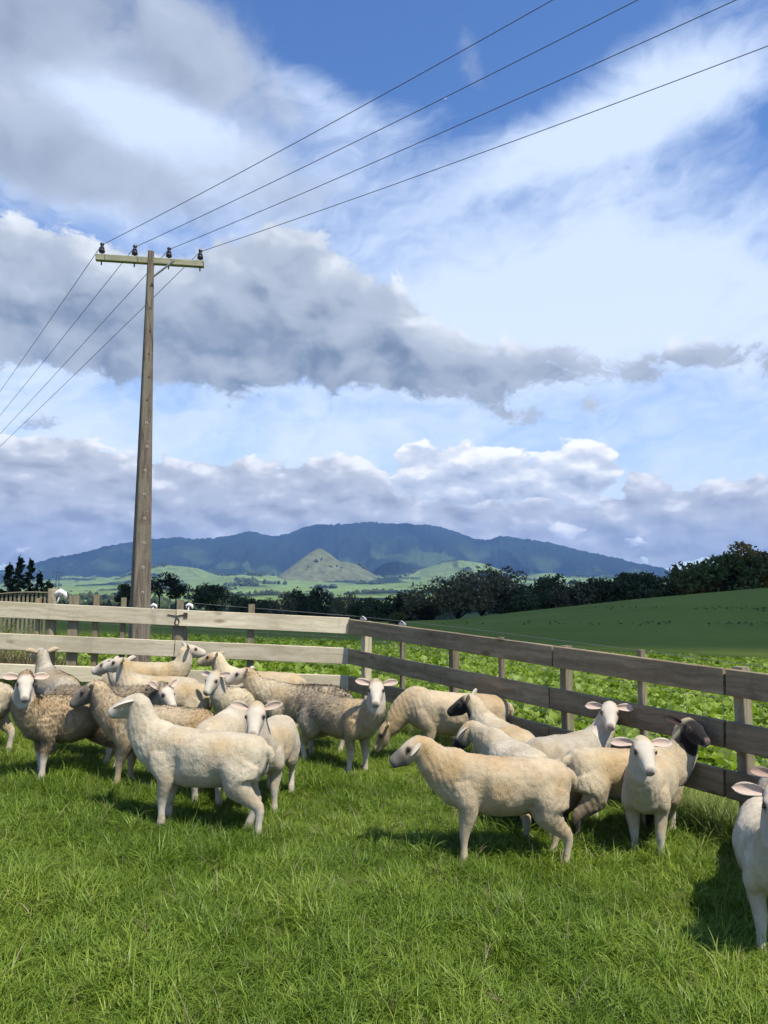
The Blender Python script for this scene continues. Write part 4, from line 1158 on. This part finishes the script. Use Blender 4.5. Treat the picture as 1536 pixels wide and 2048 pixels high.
        allv.append(v); allq.append(np.array(f) + nb_); allc.append(np.hstack([np.clip(ec, .01, .85), np.ones((len(v), 1))])); allw.append(np.zeros(len(v))); nb_ += len(v)
    VV = np.vstack(allv); QQ = np.vstack(allq); CC = np.vstack(allc); WW = np.concatenate(allw)
    bme = mesh_np('body', VV * scale, QQ, M_COAT, True, CC[:, :3])
    bm = bmesh.new(); bm.from_mesh(bme); bmesh.ops.recalc_face_normals(bm, faces=bm.faces); bm.to_mesh(bme); bm.free()
    at_ = bme.attributes.new('wool', 'FLOAT', 'POINT'); at_.data.foreach_set('value', WW.astype(np.float32))
    # ---- place
    # the poll of the head stands in the given pixel column; D is the distance of the middle of the body
    ch, sh = math.cos(R_(heading)), math.sin(R_(heading))
    ox, oy = (P[0] * ln * ch - P[1] * sh) * scale, (P[0] * ln * sh + P[1] * ch) * scale
    q = ray(hx_, hy_); X_ = q.x / q.y * (D + oy) - ox
    gzv = near_z(X_, D) + z_off
    root = empty('sheep', (X_, D, gzv), R_(heading)); tag(root, label, 'sheep', 'sheep in the paddock')
    # follow the slope of the ground a little
    hx, hyy = math.cos(R_(heading)), math.sin(R_(heading))
    slope = -0.0538 * hx + 0.013 * hyy; root.rotation_euler = (0, -math.atan(slope), R_(heading))
    root.scale = (ln, 1, 1)
    obj('body', bme, root)
    # ---- eyes
    for sgn in (-1, 1):
        c = P + (hd * .070 + hs * sgn * .0525 + hu * .0270) * k
        mb = MB(); rr = .0165
        mb.tube([c + hs * sgn * rr * z for z in (-.9, -.5, 0, .45, .75, .9)], [rr * math.sqrt(1 - z * z) for z in (-.9, -.5, 0, .45, .75, .9)], 10)
        e = mb.mesh('eye', M_EYE, True); cc = np.empty(len(e.vertices) * 3, np.float32); e.vertices.foreach_get('co', cc); e.vertices.foreach_set('co', cc * scale); e.update()
        obj('eye', e, root)
    # ---- fleece: short strands over the woolled parts
    tri0 = co2[quads[:, 0]]; e1 = co2[quads[:, 1]] - tri0; e2 = co2[quads[:, 3]] - tri0
    area = np.linalg.norm(np.cross(e1, e2), axis=1) * np.clip(woolw[quads[:, 0]] + .06, 0, 1) * (1 - headw[quads[:, 0]])
    if fleece_len < .01: n_strand, fleece_len = 3000, .005
    pick = r.choice(len(quads), n_strand, p=area / area.sum())
    u_, v_ = r.random((n_strand, 1)), r.random((n_strand, 1))
    bp = tri0[pick] + e1[pick] * u_ + e2[pick] * v_; nn = no[quads[pick, 0]]
    lay = V(-.35, 0, -.75); tdir = lay - nn * (nn @ lay)[:, None]
    dr = nn * .55 + tdir * .75 + r.normal(size=(n_strand, 3)) * .33; dr /= np.linalg.norm(dr, axis=1)[:, None]
    L_ = fleece_len * r.uniform(.5, 1.35, (n_strand, 1)) * np.clip(woolw[quads[pick, 0]] + .25, 0, 1)[:, None]
    if patch in ('saddle', 'back'): L_ = L_ * (1 + 1.6 * pm[quads[pick, 0]])
    sd = np.cross(dr, nn + r.normal(size=(n_strand, 3)) * (.15 if fleece_len < .0165 else .4)); sd /= np.linalg.norm(sd, axis=1)[:, None]
    wd = (.0018 if fleece_len < .018 else .0021) * r.uniform(.7, 1.4, (n_strand, 1))
    sd = sd * np.sign(np.einsum('ij,ij->i', np.cross(sd, dr), nn))[:, None]
    fv = np.stack([bp - sd * wd - nn * .003, bp + sd * wd - nn * .003, bp + dr * L_ * .6 + sd * wd * .7, bp + dr * L_ + V(0, 0, -1) * L_ * .25], 1).reshape(-1, 3)
    ff = np.arange(4 * n_strand).reshape(-1, 4)
    fcol = np.repeat(base[quads[pick, 0]] * (r.uniform(.82, 1.18, (n_strand, 1)) if fleece_len > .01 else r.uniform(.95, 1.05, (n_strand, 1))), 4, axis=0)
    fme = mesh_np('fleece', fv * scale, ff, M_FLEECE, False, np.clip(fcol, .01, .85))
    smooth_n = nn + r.normal(size=(n_strand, 3)) * (.06 if fleece_len < .0165 else .28); smooth_n /= np.linalg.norm(smooth_n, axis=1)[:, None]
    bn = fme.attributes.new('bn', 'FLOAT_VECTOR', 'POINT'); bn.data.foreach_set('vector', np.repeat(smooth_n, 4, axis=0).astype(np.float32).ravel())
    fo = obj('fleece', fme, root); tag(fo, kind='stuff')
    SHEEP.append((root, label, V(*P) * scale, hx_, hy_, scale))
    return root

# ------------------------------------------------------------------ the flock (pixel column and row of the poll, distance, heading: 180 = facing left, -90 = facing the camera)
# left group
sheep('white sheep standing side-on at front left, facing left with its ear over its eyes', 262, 1398, 5.22, 170, (56, 6), (2, -22), 1.0, 'white', legs='face', seed=1, ear_set=(6, -48), stance=(.0, .03, -.05, .08), fleece_len=.008, dirt=.75, n_strand=16000, wool=.5, ln=.93, deep=1.16, nf=1.2)
sheep('brown shaggy-woolled sheep with a white face looking at the camera, far left', 45, 1345, 6.35, -136, (60, 36), (70, -40), 1.0, 'brown', patch='shaggy', wool=1.0, fleece_len=.016, n_strand=26000, ln=.86, seed=2, ear_set=(2, 12), fat=1.10, stance=(.04, -.03, 0, 0))
sheep('brown sheep with a dark grey face behind the white side-on one, looking away left', 180, 1355, 6.1, 172, (44, 10), (16, -38), 1.0, 'tan', face='dgrey', muzzle='dgrey', legs='tan', ear='tan', wool=.9, fleece_len=.012, n_strand=24000, seed=3, ear_set=(14, 20), stance=(.05, .02, 0, 0), nf=1.15)
sheep('pale sheep seen from behind by the back fence, head turned away', 82, 1306, 7.8, 128, (52, 6), (12, -10), 1.0, 'grey', face='cream', ear='warm', seed=4, ear_set=(18, 10), dirt=.4, wool=.5)
sheep('cream sheep cut off by the left edge of the picture', -195, 1340, 6.9, 176, (45, 0), (0, -25), 1.0, 'cream', seed=5, stance=(0, 0, .05, -.03))
sheep('white-headed sheep with grey-brown wool on its back, head low, facing right', 320, 1356, 6.9, 2, (26, -22), (-38, -38), 0.98, 'cream', patch='back', wool=1.0, fleece_len=.014, n_strand=16000, seed=6, ear_set=(24, 30))
sheep('white sheep with a clean white face in profile, facing left in the crowd', 238, 1314, 7.6, 178, (60, -4), (0, -14), 0.98, 'cream', seed=7, ear_set=(18, 40), dirt=.3, fleece_len=.005)
sheep('cream sheep facing right by the back fence, its head raised highest', 368, 1296, 8.9, 5, (62, 6), (22, -10), 1.03, 'cream', seed=8, ear_set=(26, 20), fleece_len=.005)
sheep('white sheep mostly hidden behind the clean-faced one, only its muzzle showing', 214, 1324, 8.1, 179, (44, 0), (4, -26), 0.96, 'white', seed=9, ear_set=(16, 25), fleece_len=.005)
sheep('tan-faced sheep with a dark eye patch looking left, in the middle of the crowd', 424, 1313, 8.7, 179, (50, 4), (0, -18), 1.02, 'cream', face='tan', ear='tan', seed=10, ear_set=(10, 35), fleece_len=.005)
sheep('small white-faced sheep facing the camera beneath the tan-faced one', 430, 1343, 7.75, -116, (56, 0), (2, -44), 0.94, 'cream', seed=11, ear_set=(4, 14))
sheep('cream sheep facing left with brown unshed wool along its side', 484, 1342, 7.7, 178, (38, 2), (2, -22), 1.02, 'cream', patch='saddle', wool=.9, fleece_len=.012, n_strand=15000, seed=12, ear_set=(8, 30), fat=1.05)
sheep('sheep with white face and grey-brown saddle looking at the camera, right of the crowd', 746, 1362, 7.1, -40, (64, -22), (-48, -38), 1.0, 'cream', patch='saddle', wool=.9, fleece_len=.012, n_strand=15000, seed=13, ear_set=(14, 10), stance=(.03, -.02, -.05, .06))
sheep('white sheep facing the camera behind the rump of the front left one', 514, 1402, 5.85, -94, (60, 0), (4, -42), 0.96, 'white', seed=14, ear_set=(22, 8), dirt=.45, fleece_len=.007, wool=.35)
sheep('white sheep with its head down, its back showing left of the camera-facing white one', 484, 1500, 6.05, 85, (-38, 0), (0, -55), 0.96, 'white', seed=24, ear_set=(8, 30), dirt=.25, fleece_len=.006)
# right group
sheep('cream sheep grazing with its back humped against the dark fence', 772, 1450, 7.35, 178, (-42, 4), (0, -62), 1.10, 'warm', seed=15, ear_set=(8, 30), face='tan', neck_len=.32, dirt=.2, fat=1.15, fleece_len=.005)
sheep('sheep with a black face in shade, behind the front cream sheep', 938, 1408, 6.2, 104, (40, 18), (58, -30), 1.0, 'cream', face='black', muzzle='black', ear='grey', legs='dgrey', seed=16, ear_set=(26, 30), dirt=.3, fleece_len=.006)
sheep('sheep with a pale grey ear and dark face, just behind the front cream sheep', 938, 1448, 5.6, 106, (16, 18), (54, -52), 0.96, 'white', face='grey', muzzle='black', ear='grey', legs='grey', seed=17, ear_set=(4, -35), fleece_len=.006)
sheep('cream sheep standing side-on at front centre, facing left with a grey ear', 826, 1466, 4.9, 181, (34, 4), (4, -30), 1.0, 'warm', face='cream', muzzle='dgrey', ear='grey', legs='cream', wool=.5, fleece_len=.009, n_strand=22000, seed=18, ear_set=(2, -40), stance=(.02, -.01, -.01, .03), dirt=.5, fat=1.04, nf=1.18, neck_len=.27, ln=.89)
sheep('white-faced sheep by the dark fence looking back at the camera, rump to the left', 1215, 1410, 5.8, 42, (64, -44), (-148, -32), 1.0, 'grey', seed=19, ear_set=(4, 6), dirt=.4, fleece_len=.006)
sheep('black-faced sheep with dark legs beside the dark fence, facing right', 1366, 1440, 5.42, 12, (62, -4), (-88, -20), 0.99, 'cream', face='black', muzzle='black', ear='black', legs='black', patch='darkunder', wool=.7, fleece_len=.009, n_strand=15000, seed=20, ear_set=(16, 20))
sheep('pale sheep facing the camera by the fence, nose lifted, right of centre', 1283, 1484, 5.3, -116, (57, 8), (22, -38), 0.97, 'cream', seed=21, ear_set=(-2, 12), stance=(.02, -.03, 0, 0), dirt=.35, fleece_len=.006, fat=1.05)
sheep('white sheep cut off by the right edge, nearest the camera, ear stretched left', 1556, 1580, 4.0, -112, (68, 4), (-2, -38), 0.98, 'white', seed=22, ear_set=(14, 2), dirt=.5, fleece_len=.007, wool=.35)
sheep('dark-headed sheep at the right edge, only its ear and brow showing', 1568, 1556, 4.75, -118, (46, 6), (24, -30), 0.98, 'grey', face='dgrey', muzzle='black', ear='dgrey', legs='dgrey', seed=23, ear_set=(14, 8))

# ------------------------------------------------------------------ grass, crop and weeds: instanced clumps
def mat_blade(name, c0, c1, c2, trans=0.35, patch_scale=0.9, tip=None):
    m, g, b, out = material(name)
    gi = g.node('ShaderNodeNewGeometry'); oi = g.node('ShaderNodeObjectInfo')
    r = gi.outputs['Random Per Island']; pos = gi.outputs['Position']
    n = g.noise(pos, patch_scale, 4, 0.6); n2 = g.noise(pos, patch_scale * 6, 2, 0.6)
    f = g.add(g.mul(n, 1.3), g.mul(n2, 0.35), g.mul(g.sub(oi.outputs['Random'], 0.5), 0.35), g.mul(g.sub(r, 0.5), 0.45), -0.32)
    c = g.ramp(f, [(0.12, c0), (0.5, c1), (0.92, c2)])
    if tip:
        c = g.mix(g.mul(g.sstep(r, 0.955, 0.975), 0.8), c, tip)
    g.put(b.inputs['Base Color'], c); b.inputs['Roughness'].default_value = 0.48; b.inputs['Specular IOR Level'].default_value = 0.35
    tr = g.node('ShaderNodeBsdfTranslucent'); g.put(tr.inputs['Color'], g.mix(1.0, c, (1.0, 1.1, 0.55), 'MULTIPLY'))
    mx = g.node('ShaderNodeMixShader'); mx.inputs[0].default_value = trans
    g.t.links.new(b.outputs[0], mx.inputs[1]); g.t.links.new(tr.outputs[0], mx.inputs[2]); g.t.links.new(mx.outputs[0], out.inputs[0])
    return m
M_GRASS = mat_blade('lush_pasture_grass', (0.078, 0.138, 0.014), (0.155, 0.240, 0.025), (0.300, 0.370, 0.054), tip=(0.45, 0.45, 0.24))
M_RANK = mat_blade('tall_rank_grass', (0.085, 0.135, 0.022), (0.165, 0.220, 0.042), (0.26, 0.29, 0.085), tip=(0.36, 0.33, 0.17))
M_DRY = mat_blade('dry_seeding_grass', (0.12, 0.095, 0.05), (0.22, 0.18, 0.10), (0.34, 0.29, 0.18), tip=(0.4, 0.35, 0.25))
M_CROP = mat_blade('broad_crop_leaf', (0.130, 0.205, 0.021), (0.220, 0.310, 0.038), (0.330, 0.425, 0.070), trans=0.45, patch_scale=0.5)
M_PAMPAS = mat_blade('pale_green_arching_leaf', (0.10, 0.12, 0.05), (0.20, 0.22, 0.10), (0.30, 0.31, 0.17))

def tuft(name, seed, nb, spread, lmin, lmax, width, bend, mat, segs=4, flat=0.25):
    r = np.random.default_rng(seed); v = []; f = []
    for k in range(nb):
        a = r.uniform(0, 6.28); rr = spread * math.sqrt(r.random()); bx, by = rr * math.cos(a), rr * math.sin(a)
        L = r.uniform(lmin, lmax); az = a + r.normal() * 0.9; lean = abs(r.normal()) * 0.35 + flat * r.random(); bd = bend * r.uniform(0.4, 1.5)
        w = width * r.uniform(0.7, 1.3); px, pz = 0.0, 0.0; th = math.pi / 2 - lean; b0 = len(v)
        tw = r.normal() * 0.5
        for i in range(segs + 1):
            t = i / segs; ww = w * (1 - t ** 1.8) * (0.75 + 0.5 * min(t * 3, 1)) * 0.5
            c, s = math.cos(az), math.sin(az); sx, sy = -math.sin(az + tw * t), math.cos(az + tw * t)
            x, y = bx + px * c, by + px * s
            if i < segs: v += [(x - sx * ww, y - sy * ww, pz), (x + sx * ww, y + sy * ww, pz)]
            else: v.append((x, y, pz))
            st = L / segs; px += math.cos(th) * st; pz += math.sin(th) * st; th -= bd / segs
            pz = max(pz, 0.004)
        for i in range(segs - 1): f.append([b0 + 2 * i, b0 + 2 * i + 1, b0 + 2 * i + 3, b0 + 2 * i + 2])
        e = b0 + 2 * (segs - 1); f.append([e, e + 1, e + 2])
    me = bpy.data.meshes.new(name); me.from_pydata(v, [], f); me.update(); me.materials.append(mat)
    me.polygons.foreach_set('use_smooth', [True] * len(me.polygons))
    return bpy.data.objects.new(name, me)
def crop_plant(name, seed, mat):
    r = np.random.default_rng(seed); v = []; f = []
    for k in range(11):
        az = r.uniform(0, 6.28); L = r.uniform(0.22, 0.40); W = r.uniform(0.055, 0.095); th = r.uniform(0.75, 1.45); bd = r.uniform(0.5, 1.5)
        c, s = math.cos(az), math.sin(az); px, pz = 0.02, 0.0; b0 = len(v); segs = 6; ph = r.uniform(0, 6)
        for i in range(segs + 1):
            t = i / segs; ww = 0.012 if t < 0.3 else W * math.sin(math.pi * min((t - 0.24) / 0.80, 1.0)) ** 0.7 if t < 1 else 0.012
            wav = 0.018 * math.sin(t * 9 + ph)
            for q in (-1, 0, 1):
                x = px * c - q * s * ww; y = px * s + q * c * ww
                v.append((x, y, pz + abs(q) * (0.22 * ww) + q * wav))
            st = L / segs; px += math.cos(th) * st; pz += math.sin(th) * st; th -= bd / segs
        for i in range(segs):
            for q in range(2):
                a = b0 + i * 3 + q; f.append([a, a + 1, a + 4, a + 3])
    me = bpy.data.meshes.new(name); me.from_pydata(v, [], f); me.update(); me.materials.append(mat)
    me.polygons.foreach_set('use_smooth', [True] * len(me.polygons))
    return bpy.data.objects.new(name, me)

def scatter(name, pts, scales, rots, protos, label, cat, tilt=0.12):
    """one object of instanced clumps standing on the given points"""
    me = bpy.data.meshes.new(name); me.vertices.add(len(pts)); me.vertices.foreach_set('co', np.asarray(pts, np.float32).ravel())
    r = np.random.default_rng(len(pts))
    a = me.attributes.new('rot', 'FLOAT_VECTOR', 'POINT'); rv = np.stack([r.normal(size=len(pts)) * tilt, r.normal(size=len(pts)) * tilt, rots], -1)
    a.data.foreach_set('vector', rv.astype(np.float32).ravel())
    a = me.attributes.new('scl', 'FLOAT', 'POINT'); a.data.foreach_set('value', np.asarray(scales, np.float32))
    a = me.attributes.new('pick', 'INT', 'POINT'); a.data.foreach_set('value', r.integers(0, len(protos), len(pts)).astype(np.int32))
    col = bpy.data.collections.new(name + '_kinds')
    for p in protos: col.objects.link(p)
    ng = bpy.data.node_groups.new(name, 'GeometryNodeTree')
    ng.interface.new_socket('Geometry', in_out='INPUT', socket_type='NodeSocketGeometry'); ng.interface.new_socket('Geometry', in_out='OUTPUT', socket_type='NodeSocketGeometry')
    N = ng.nodes; Lk = ng.links
    gi = N.new('NodeGroupInput'); go = N.new('NodeGroupOutput'); iop = N.new('GeometryNodeInstanceOnPoints'); ci = N.new('GeometryNodeCollectionInfo')
    ci.inputs['Collection'].default_value = col; ci.inputs['Separate Children'].default_value = True; ci.inputs['Reset Children'].default_value = True
    def at_(nm, ty):
        n = N.new('GeometryNodeInputNamedAttribute'); n.data_type = ty; n.inputs['Name'].default_value = nm; return n.outputs['Attribute']
    m2p = N.new('GeometryNodeMeshToPoints')
    e2r = N.new('FunctionNodeEulerToRotation'); Lk.new(at_('rot', 'FLOAT_VECTOR'), e2r.inputs[0])
    Lk.new(gi.outputs[0], m2p.inputs[0]); Lk.new(m2p.outputs[0], iop.inputs['Points']); Lk.new(ci.outputs[0], iop.inputs['Instance'])
    iop.inputs['Pick Instance'].default_value = True
    Lk.new(at_('pick', 'INT'), iop.inputs['Instance Index']); Lk.new(e2r.outputs[0], iop.inputs['Rotation']); Lk.new(at_('scl', 'FLOAT'), iop.inputs['Scale'])
    Lk.new(iop.outputs[0], go.inputs[0])
    o = obj(name, me); md = o.modifiers.new('scatter', 'NODES'); md.node_group = ng
    tag(o, label, cat, kind='stuff'); return o

fx0, fy0, fdx, fdy = c0.x, c0.y, (c1.x - c0.x), (c1.y - c0.y)
def side(x, y):
    """signed distance to the shaded fence: positive inside the paddock"""
    return (x - fx0) * fnorm.x + (y - fy0) * fnorm.y
def cand(n, ymin, ymax, spread, r):
    y = np.sqrt(r.uniform(ymin ** 2, ymax ** 2, n)); x = r.uniform(-1, 1, n) * (spread * y + 0.8); return x, y

def build_grass():
    r = np.random.default_rng(101)
    protos = [tuft('grass_tuft', 200 + k, 30, 0.055, 0.055, 0.135, 0.0046, 1.5, M_GRASS, flat=0.5) for k in range(5)] + \
             [tuft('grass_tuft', 220 + k, 26, 0.05, 0.10, 0.22, 0.0050, 2.0, M_GRASS, flat=0.95) for k in range(4)]
    x, y = cand(80000, 2.0, 10.4, 0.60, r)
    keep = (side(x, y) > -0.35) & (y < 10.1); x, y = x[keep], y[keep]
    P = np.stack([x, y, x * 0], -1); lumpy = fbm(P, 1.6, 3, 40.0); fine = fbm(P, 5.0, 2, 41.0)
    z = ground_z(x, y) - 0.004
    s = (0.68 + 0.42 * lumpy + 0.34 * fine + 0.12 * r.normal(size=len(x))).clip(0.28, 1.5)
    scatter('paddock_grass', np.stack([x, y, z], -1), s, r.uniform(0, 6.28, len(x)), protos, 'lush green pasture grass covering the paddock in the foreground', 'grass', 0.22)
    # a few dead stalks and seed heads
    pd = [tuft('dead_stalk', 250 + k, 4, 0.03, 0.10, 0.20, 0.0038, 1.6, M_DRY, flat=0.7) for k in range(3)]
    k = r.choice(len(x), 1500, replace=False)
    scatter('dead_stalks', np.stack([x[k], y[k], z[k] + 0.02], -1), r.uniform(0.5, 1.1, 1500), r.uniform(0, 6.28, 1500), pd, 'pale dead stalks scattered through the paddock grass', 'grass', 0.3)
    # rank grass along the fence lines and beyond them
    pr = [tuft('rank_tuft', 260 + k, 22, 0.06, 0.14, 0.34, 0.0052, 1.2, M_RANK, flat=0.3) for k in range(5)]
    X = []; Y = []
    n = 3600; t = r.uniform(-0.02, 1.6, n); off = r.normal(size=n) * 0.10 - 0.16 - 0.5 * r.random(n) * (r.random(n) < 0.6)
    X.append(fx0 + fdx * t + fnorm.x * off); Y.append(fy0 + fdy * t + fnorm.y * off)
    n = 2600; X.append(r.uniform(-6.6, fx0, n)); Y.append(DL + 0.16 + np.abs(r.normal(size=n)) * 0.28)
    x, y = np.concatenate(X), np.concatenate(Y)
    s = (0.85 + 0.3 * fbm(np.stack([x, y, x * 0], -1), 1.2, 2, 50.0) + 0.15 * r.normal(size=len(x))).clip(0.35, 1.6)
    scatter('rank_grass', np.stack([x, y, ground_z(x, y) - 0.01], -1), s, r.uniform(0, 6.28, len(x)), pr, 'tall rank grass growing through the netting along the fences', 'grass', 0.15)

def build_crop():
    r = np.random.default_rng(103)
    protos = [crop_plant('crop_plant', 300 + k, M_CROP) for k in range(7)]
    x, y = cand(100000, 5.0, 31.5, 0.66, r)
    rr = np.hypot(x, y)
    edge = 29.0 + 0.6 * np.sin(x * 0.7) - 0.10 * x
    keep = (side(x, y) < -0.55 - 0.25 * fbm(np.stack([x, y, x * 0], -1), 1.0, 2, 9.0)) | (y > 10.6)
    keep &= ~((x < fx0) & (y < 10.7)) & (rr < edge) & (rr > 4.5)
    keep &= ~((x < -3.9) & (y < 13.2)) & ~((np.abs(x - pb.x) < 0.4) & (np.abs(y - pb.y) < 0.4))
    x, y = x[keep], y[keep]
    s = (0.45 + 0.14 * fbm(np.stack([x, y, x * 0], -1), 0.6, 3, 60.0) + 0.15 * r.normal(size=len(x))).clip(0.5, 1.5)
    scatter('leafy_crop', np.stack([x, y, ground_z(x, y) - 0.01], -1), s, r.uniform(0, 6.28, len(x)), protos, 'bright green broad-leaved crop filling the field beyond the fence', 'crop', 0.2)
    # grass between the crop plants close to the fence
    pr = [tuft('field_tuft', 280 + k, 24, 0.07, 0.08, 0.20, 0.006, 1.3, M_RANK, flat=0.4) for k in range(4)]
    x, y = cand(24000, 5.0, 16.0, 0.66, r)
    keep = ((side(x, y) < -0.30) & (side(x, y) > -2.6)) | ((y > 10.2) & (y < 14.5) & (x < 0.5)); x, y = x[keep], y[keep]
    s = (0.9 + 0.2 * r.normal(size=len(x))).clip(0.4, 1.5)
    scatter('field_grass', np.stack([x, y, ground_z(x, y) - 0.01], -1), s, r.uniform(0, 6.28, len(x)), pr, 'light green grass between the fence and the crop', 'grass', 0.2)
build_grass(); build_crop()

# dry weeds and a pampas clump at the left behind the pale fence
def stems(name, label, cat, x0, x1, y0, y1, n, lmin, lmax, width, mat, seed, bend=0.7):
    r = np.random.default_rng(seed)
    pr = [tuft(name + '_stem', seed * 3 + k, 26, 0.10, lmin, lmax, width, bend, mat, segs=5, flat=0.25) for k in range(3)]
    x = r.uniform(x0, x1, n); y = r.uniform(y0, y1, n)
    return scatter(name, np.stack([x, y, ground_z(x, y) - 0.02], -1), r.uniform(0.6, 1.15, n), r.uniform(0, 6.28, n), pr, label, cat, 0.1)
stems('dry_weeds', 'brown dry seeding weeds behind the left end of the pale fence', 'weeds', -6.9, -4.55, 10.35, 11.4, 150, 0.45, 0.95, 0.007, M_DRY, 31)
def pampas(px, py, D, h, seed, label):
    p = at(px, py, D); t = tuft('leaf_fountain', seed, 90, 0.16, h * 0.6, h, 0.022, 1.7, M_PAMPAS, segs=7, flat=0.25)
    root = empty('pampas_plant', (p.x, p.y, gz(p.x, p.y)))
    tag(root, label, 'plant'); C.objects.link(t); t.name = 'foliage'; t.parent = root
    t2 = tuft('dead_leaves', seed + 1, 40, 0.2, h * 0.3, h * 0.6, 0.018, 2.2, M_DRY, segs=6, flat=0.5); C.objects.link(t2); t2.parent = root
pampas(-28, 1180, 11.8, 2.1, 71, 'pale green arching clump of long leaves at the left edge above the fence')

# ------------------------------------------------------------------ unseen cumulus cloud above and behind the frame: its shade lies on the hill
def mat_cloud():
    m, g, b, out = material('white_cloud')
    b.inputs['Base Color'].default_value = (0.85, 0.86, 0.88, 1); b.inputs['Roughness'].default_value = 1.0; b.inputs['Specular IOR Level'].default_value = 0.0
    return m
M_CLOUD = mat_cloud()
def cloud(label, cx, cy, alt, rx, ry, rz, seed, outline=None):
    """a lumpy flat-bottomed cumulus whose shadow is centred on (cx, cy) on the ground"""
    k = alt / SUN.z; ox, oy = SUN.x * k, SUN.y * k
    bm = bmesh.new(); bmesh.ops.create_icosphere(bm, subdivisions=5, radius=1.0)
    co = np.array([v.co[:] for v in bm.verts]); lump = fbm(co, 2.6, 4, seed)
    for v, n, c in zip(bm.verts, lump, co):
        z = c[2] if c[2] > 0 else c[2] * 0.25
        s = 1 + 0.03 * n
        v.co = (c[0] * rx * s, c[1] * ry * s, z * rz * (1 + 0.5 * n))
    me = bpy.data.meshes.new('cloud'); bm.to_mesh(me); bm.free(); me.materials.append(M_CLOUD)
    me.polygons.foreach_set('use_smooth', [True] * len(me.polygons))
    o = obj('cloud', me, loc=(cx + ox, cy + oy, alt)); tag(o, label, 'cloud', 'clouds overhead')
    return o

cloud('white cumulus cloud above and behind the camera, shading the hill', 40, 27 + 330, 1180, 620, 330, 90, 3.0)
# ------------------------------------------------------------------ haze: the air between the paddock and the mountains
def build_haze():
    s = 13500.0; z0, z1 = -60.0, 1080.0
    mb = MB(); mb.box((0, 0, (z0 + z1) / 2), (2 * s, 2 * s, z1 - z0))
    m = bpy.data.materials.new('thin_air_haze'); m.use_nodes = True; t = m.node_tree; t.nodes.clear()
    out = t.nodes.new('ShaderNodeOutputMaterial'); v = t.nodes.new('ShaderNodeVolumePrincipled')
    v.inputs['Color'].default_value = (0.25, 0.49, 1.0, 1); v.inputs['Density'].default_value = 6.0e-5; v.inputs['Anisotropy'].default_value = 0.0
    t.links.new(v.outputs[0], out.inputs['Volume'])
    o = mb.build('haze', m); tag(o, 'thin blue haze of distant air before the mountains', 'haze', kind='stuff')
build_haze()
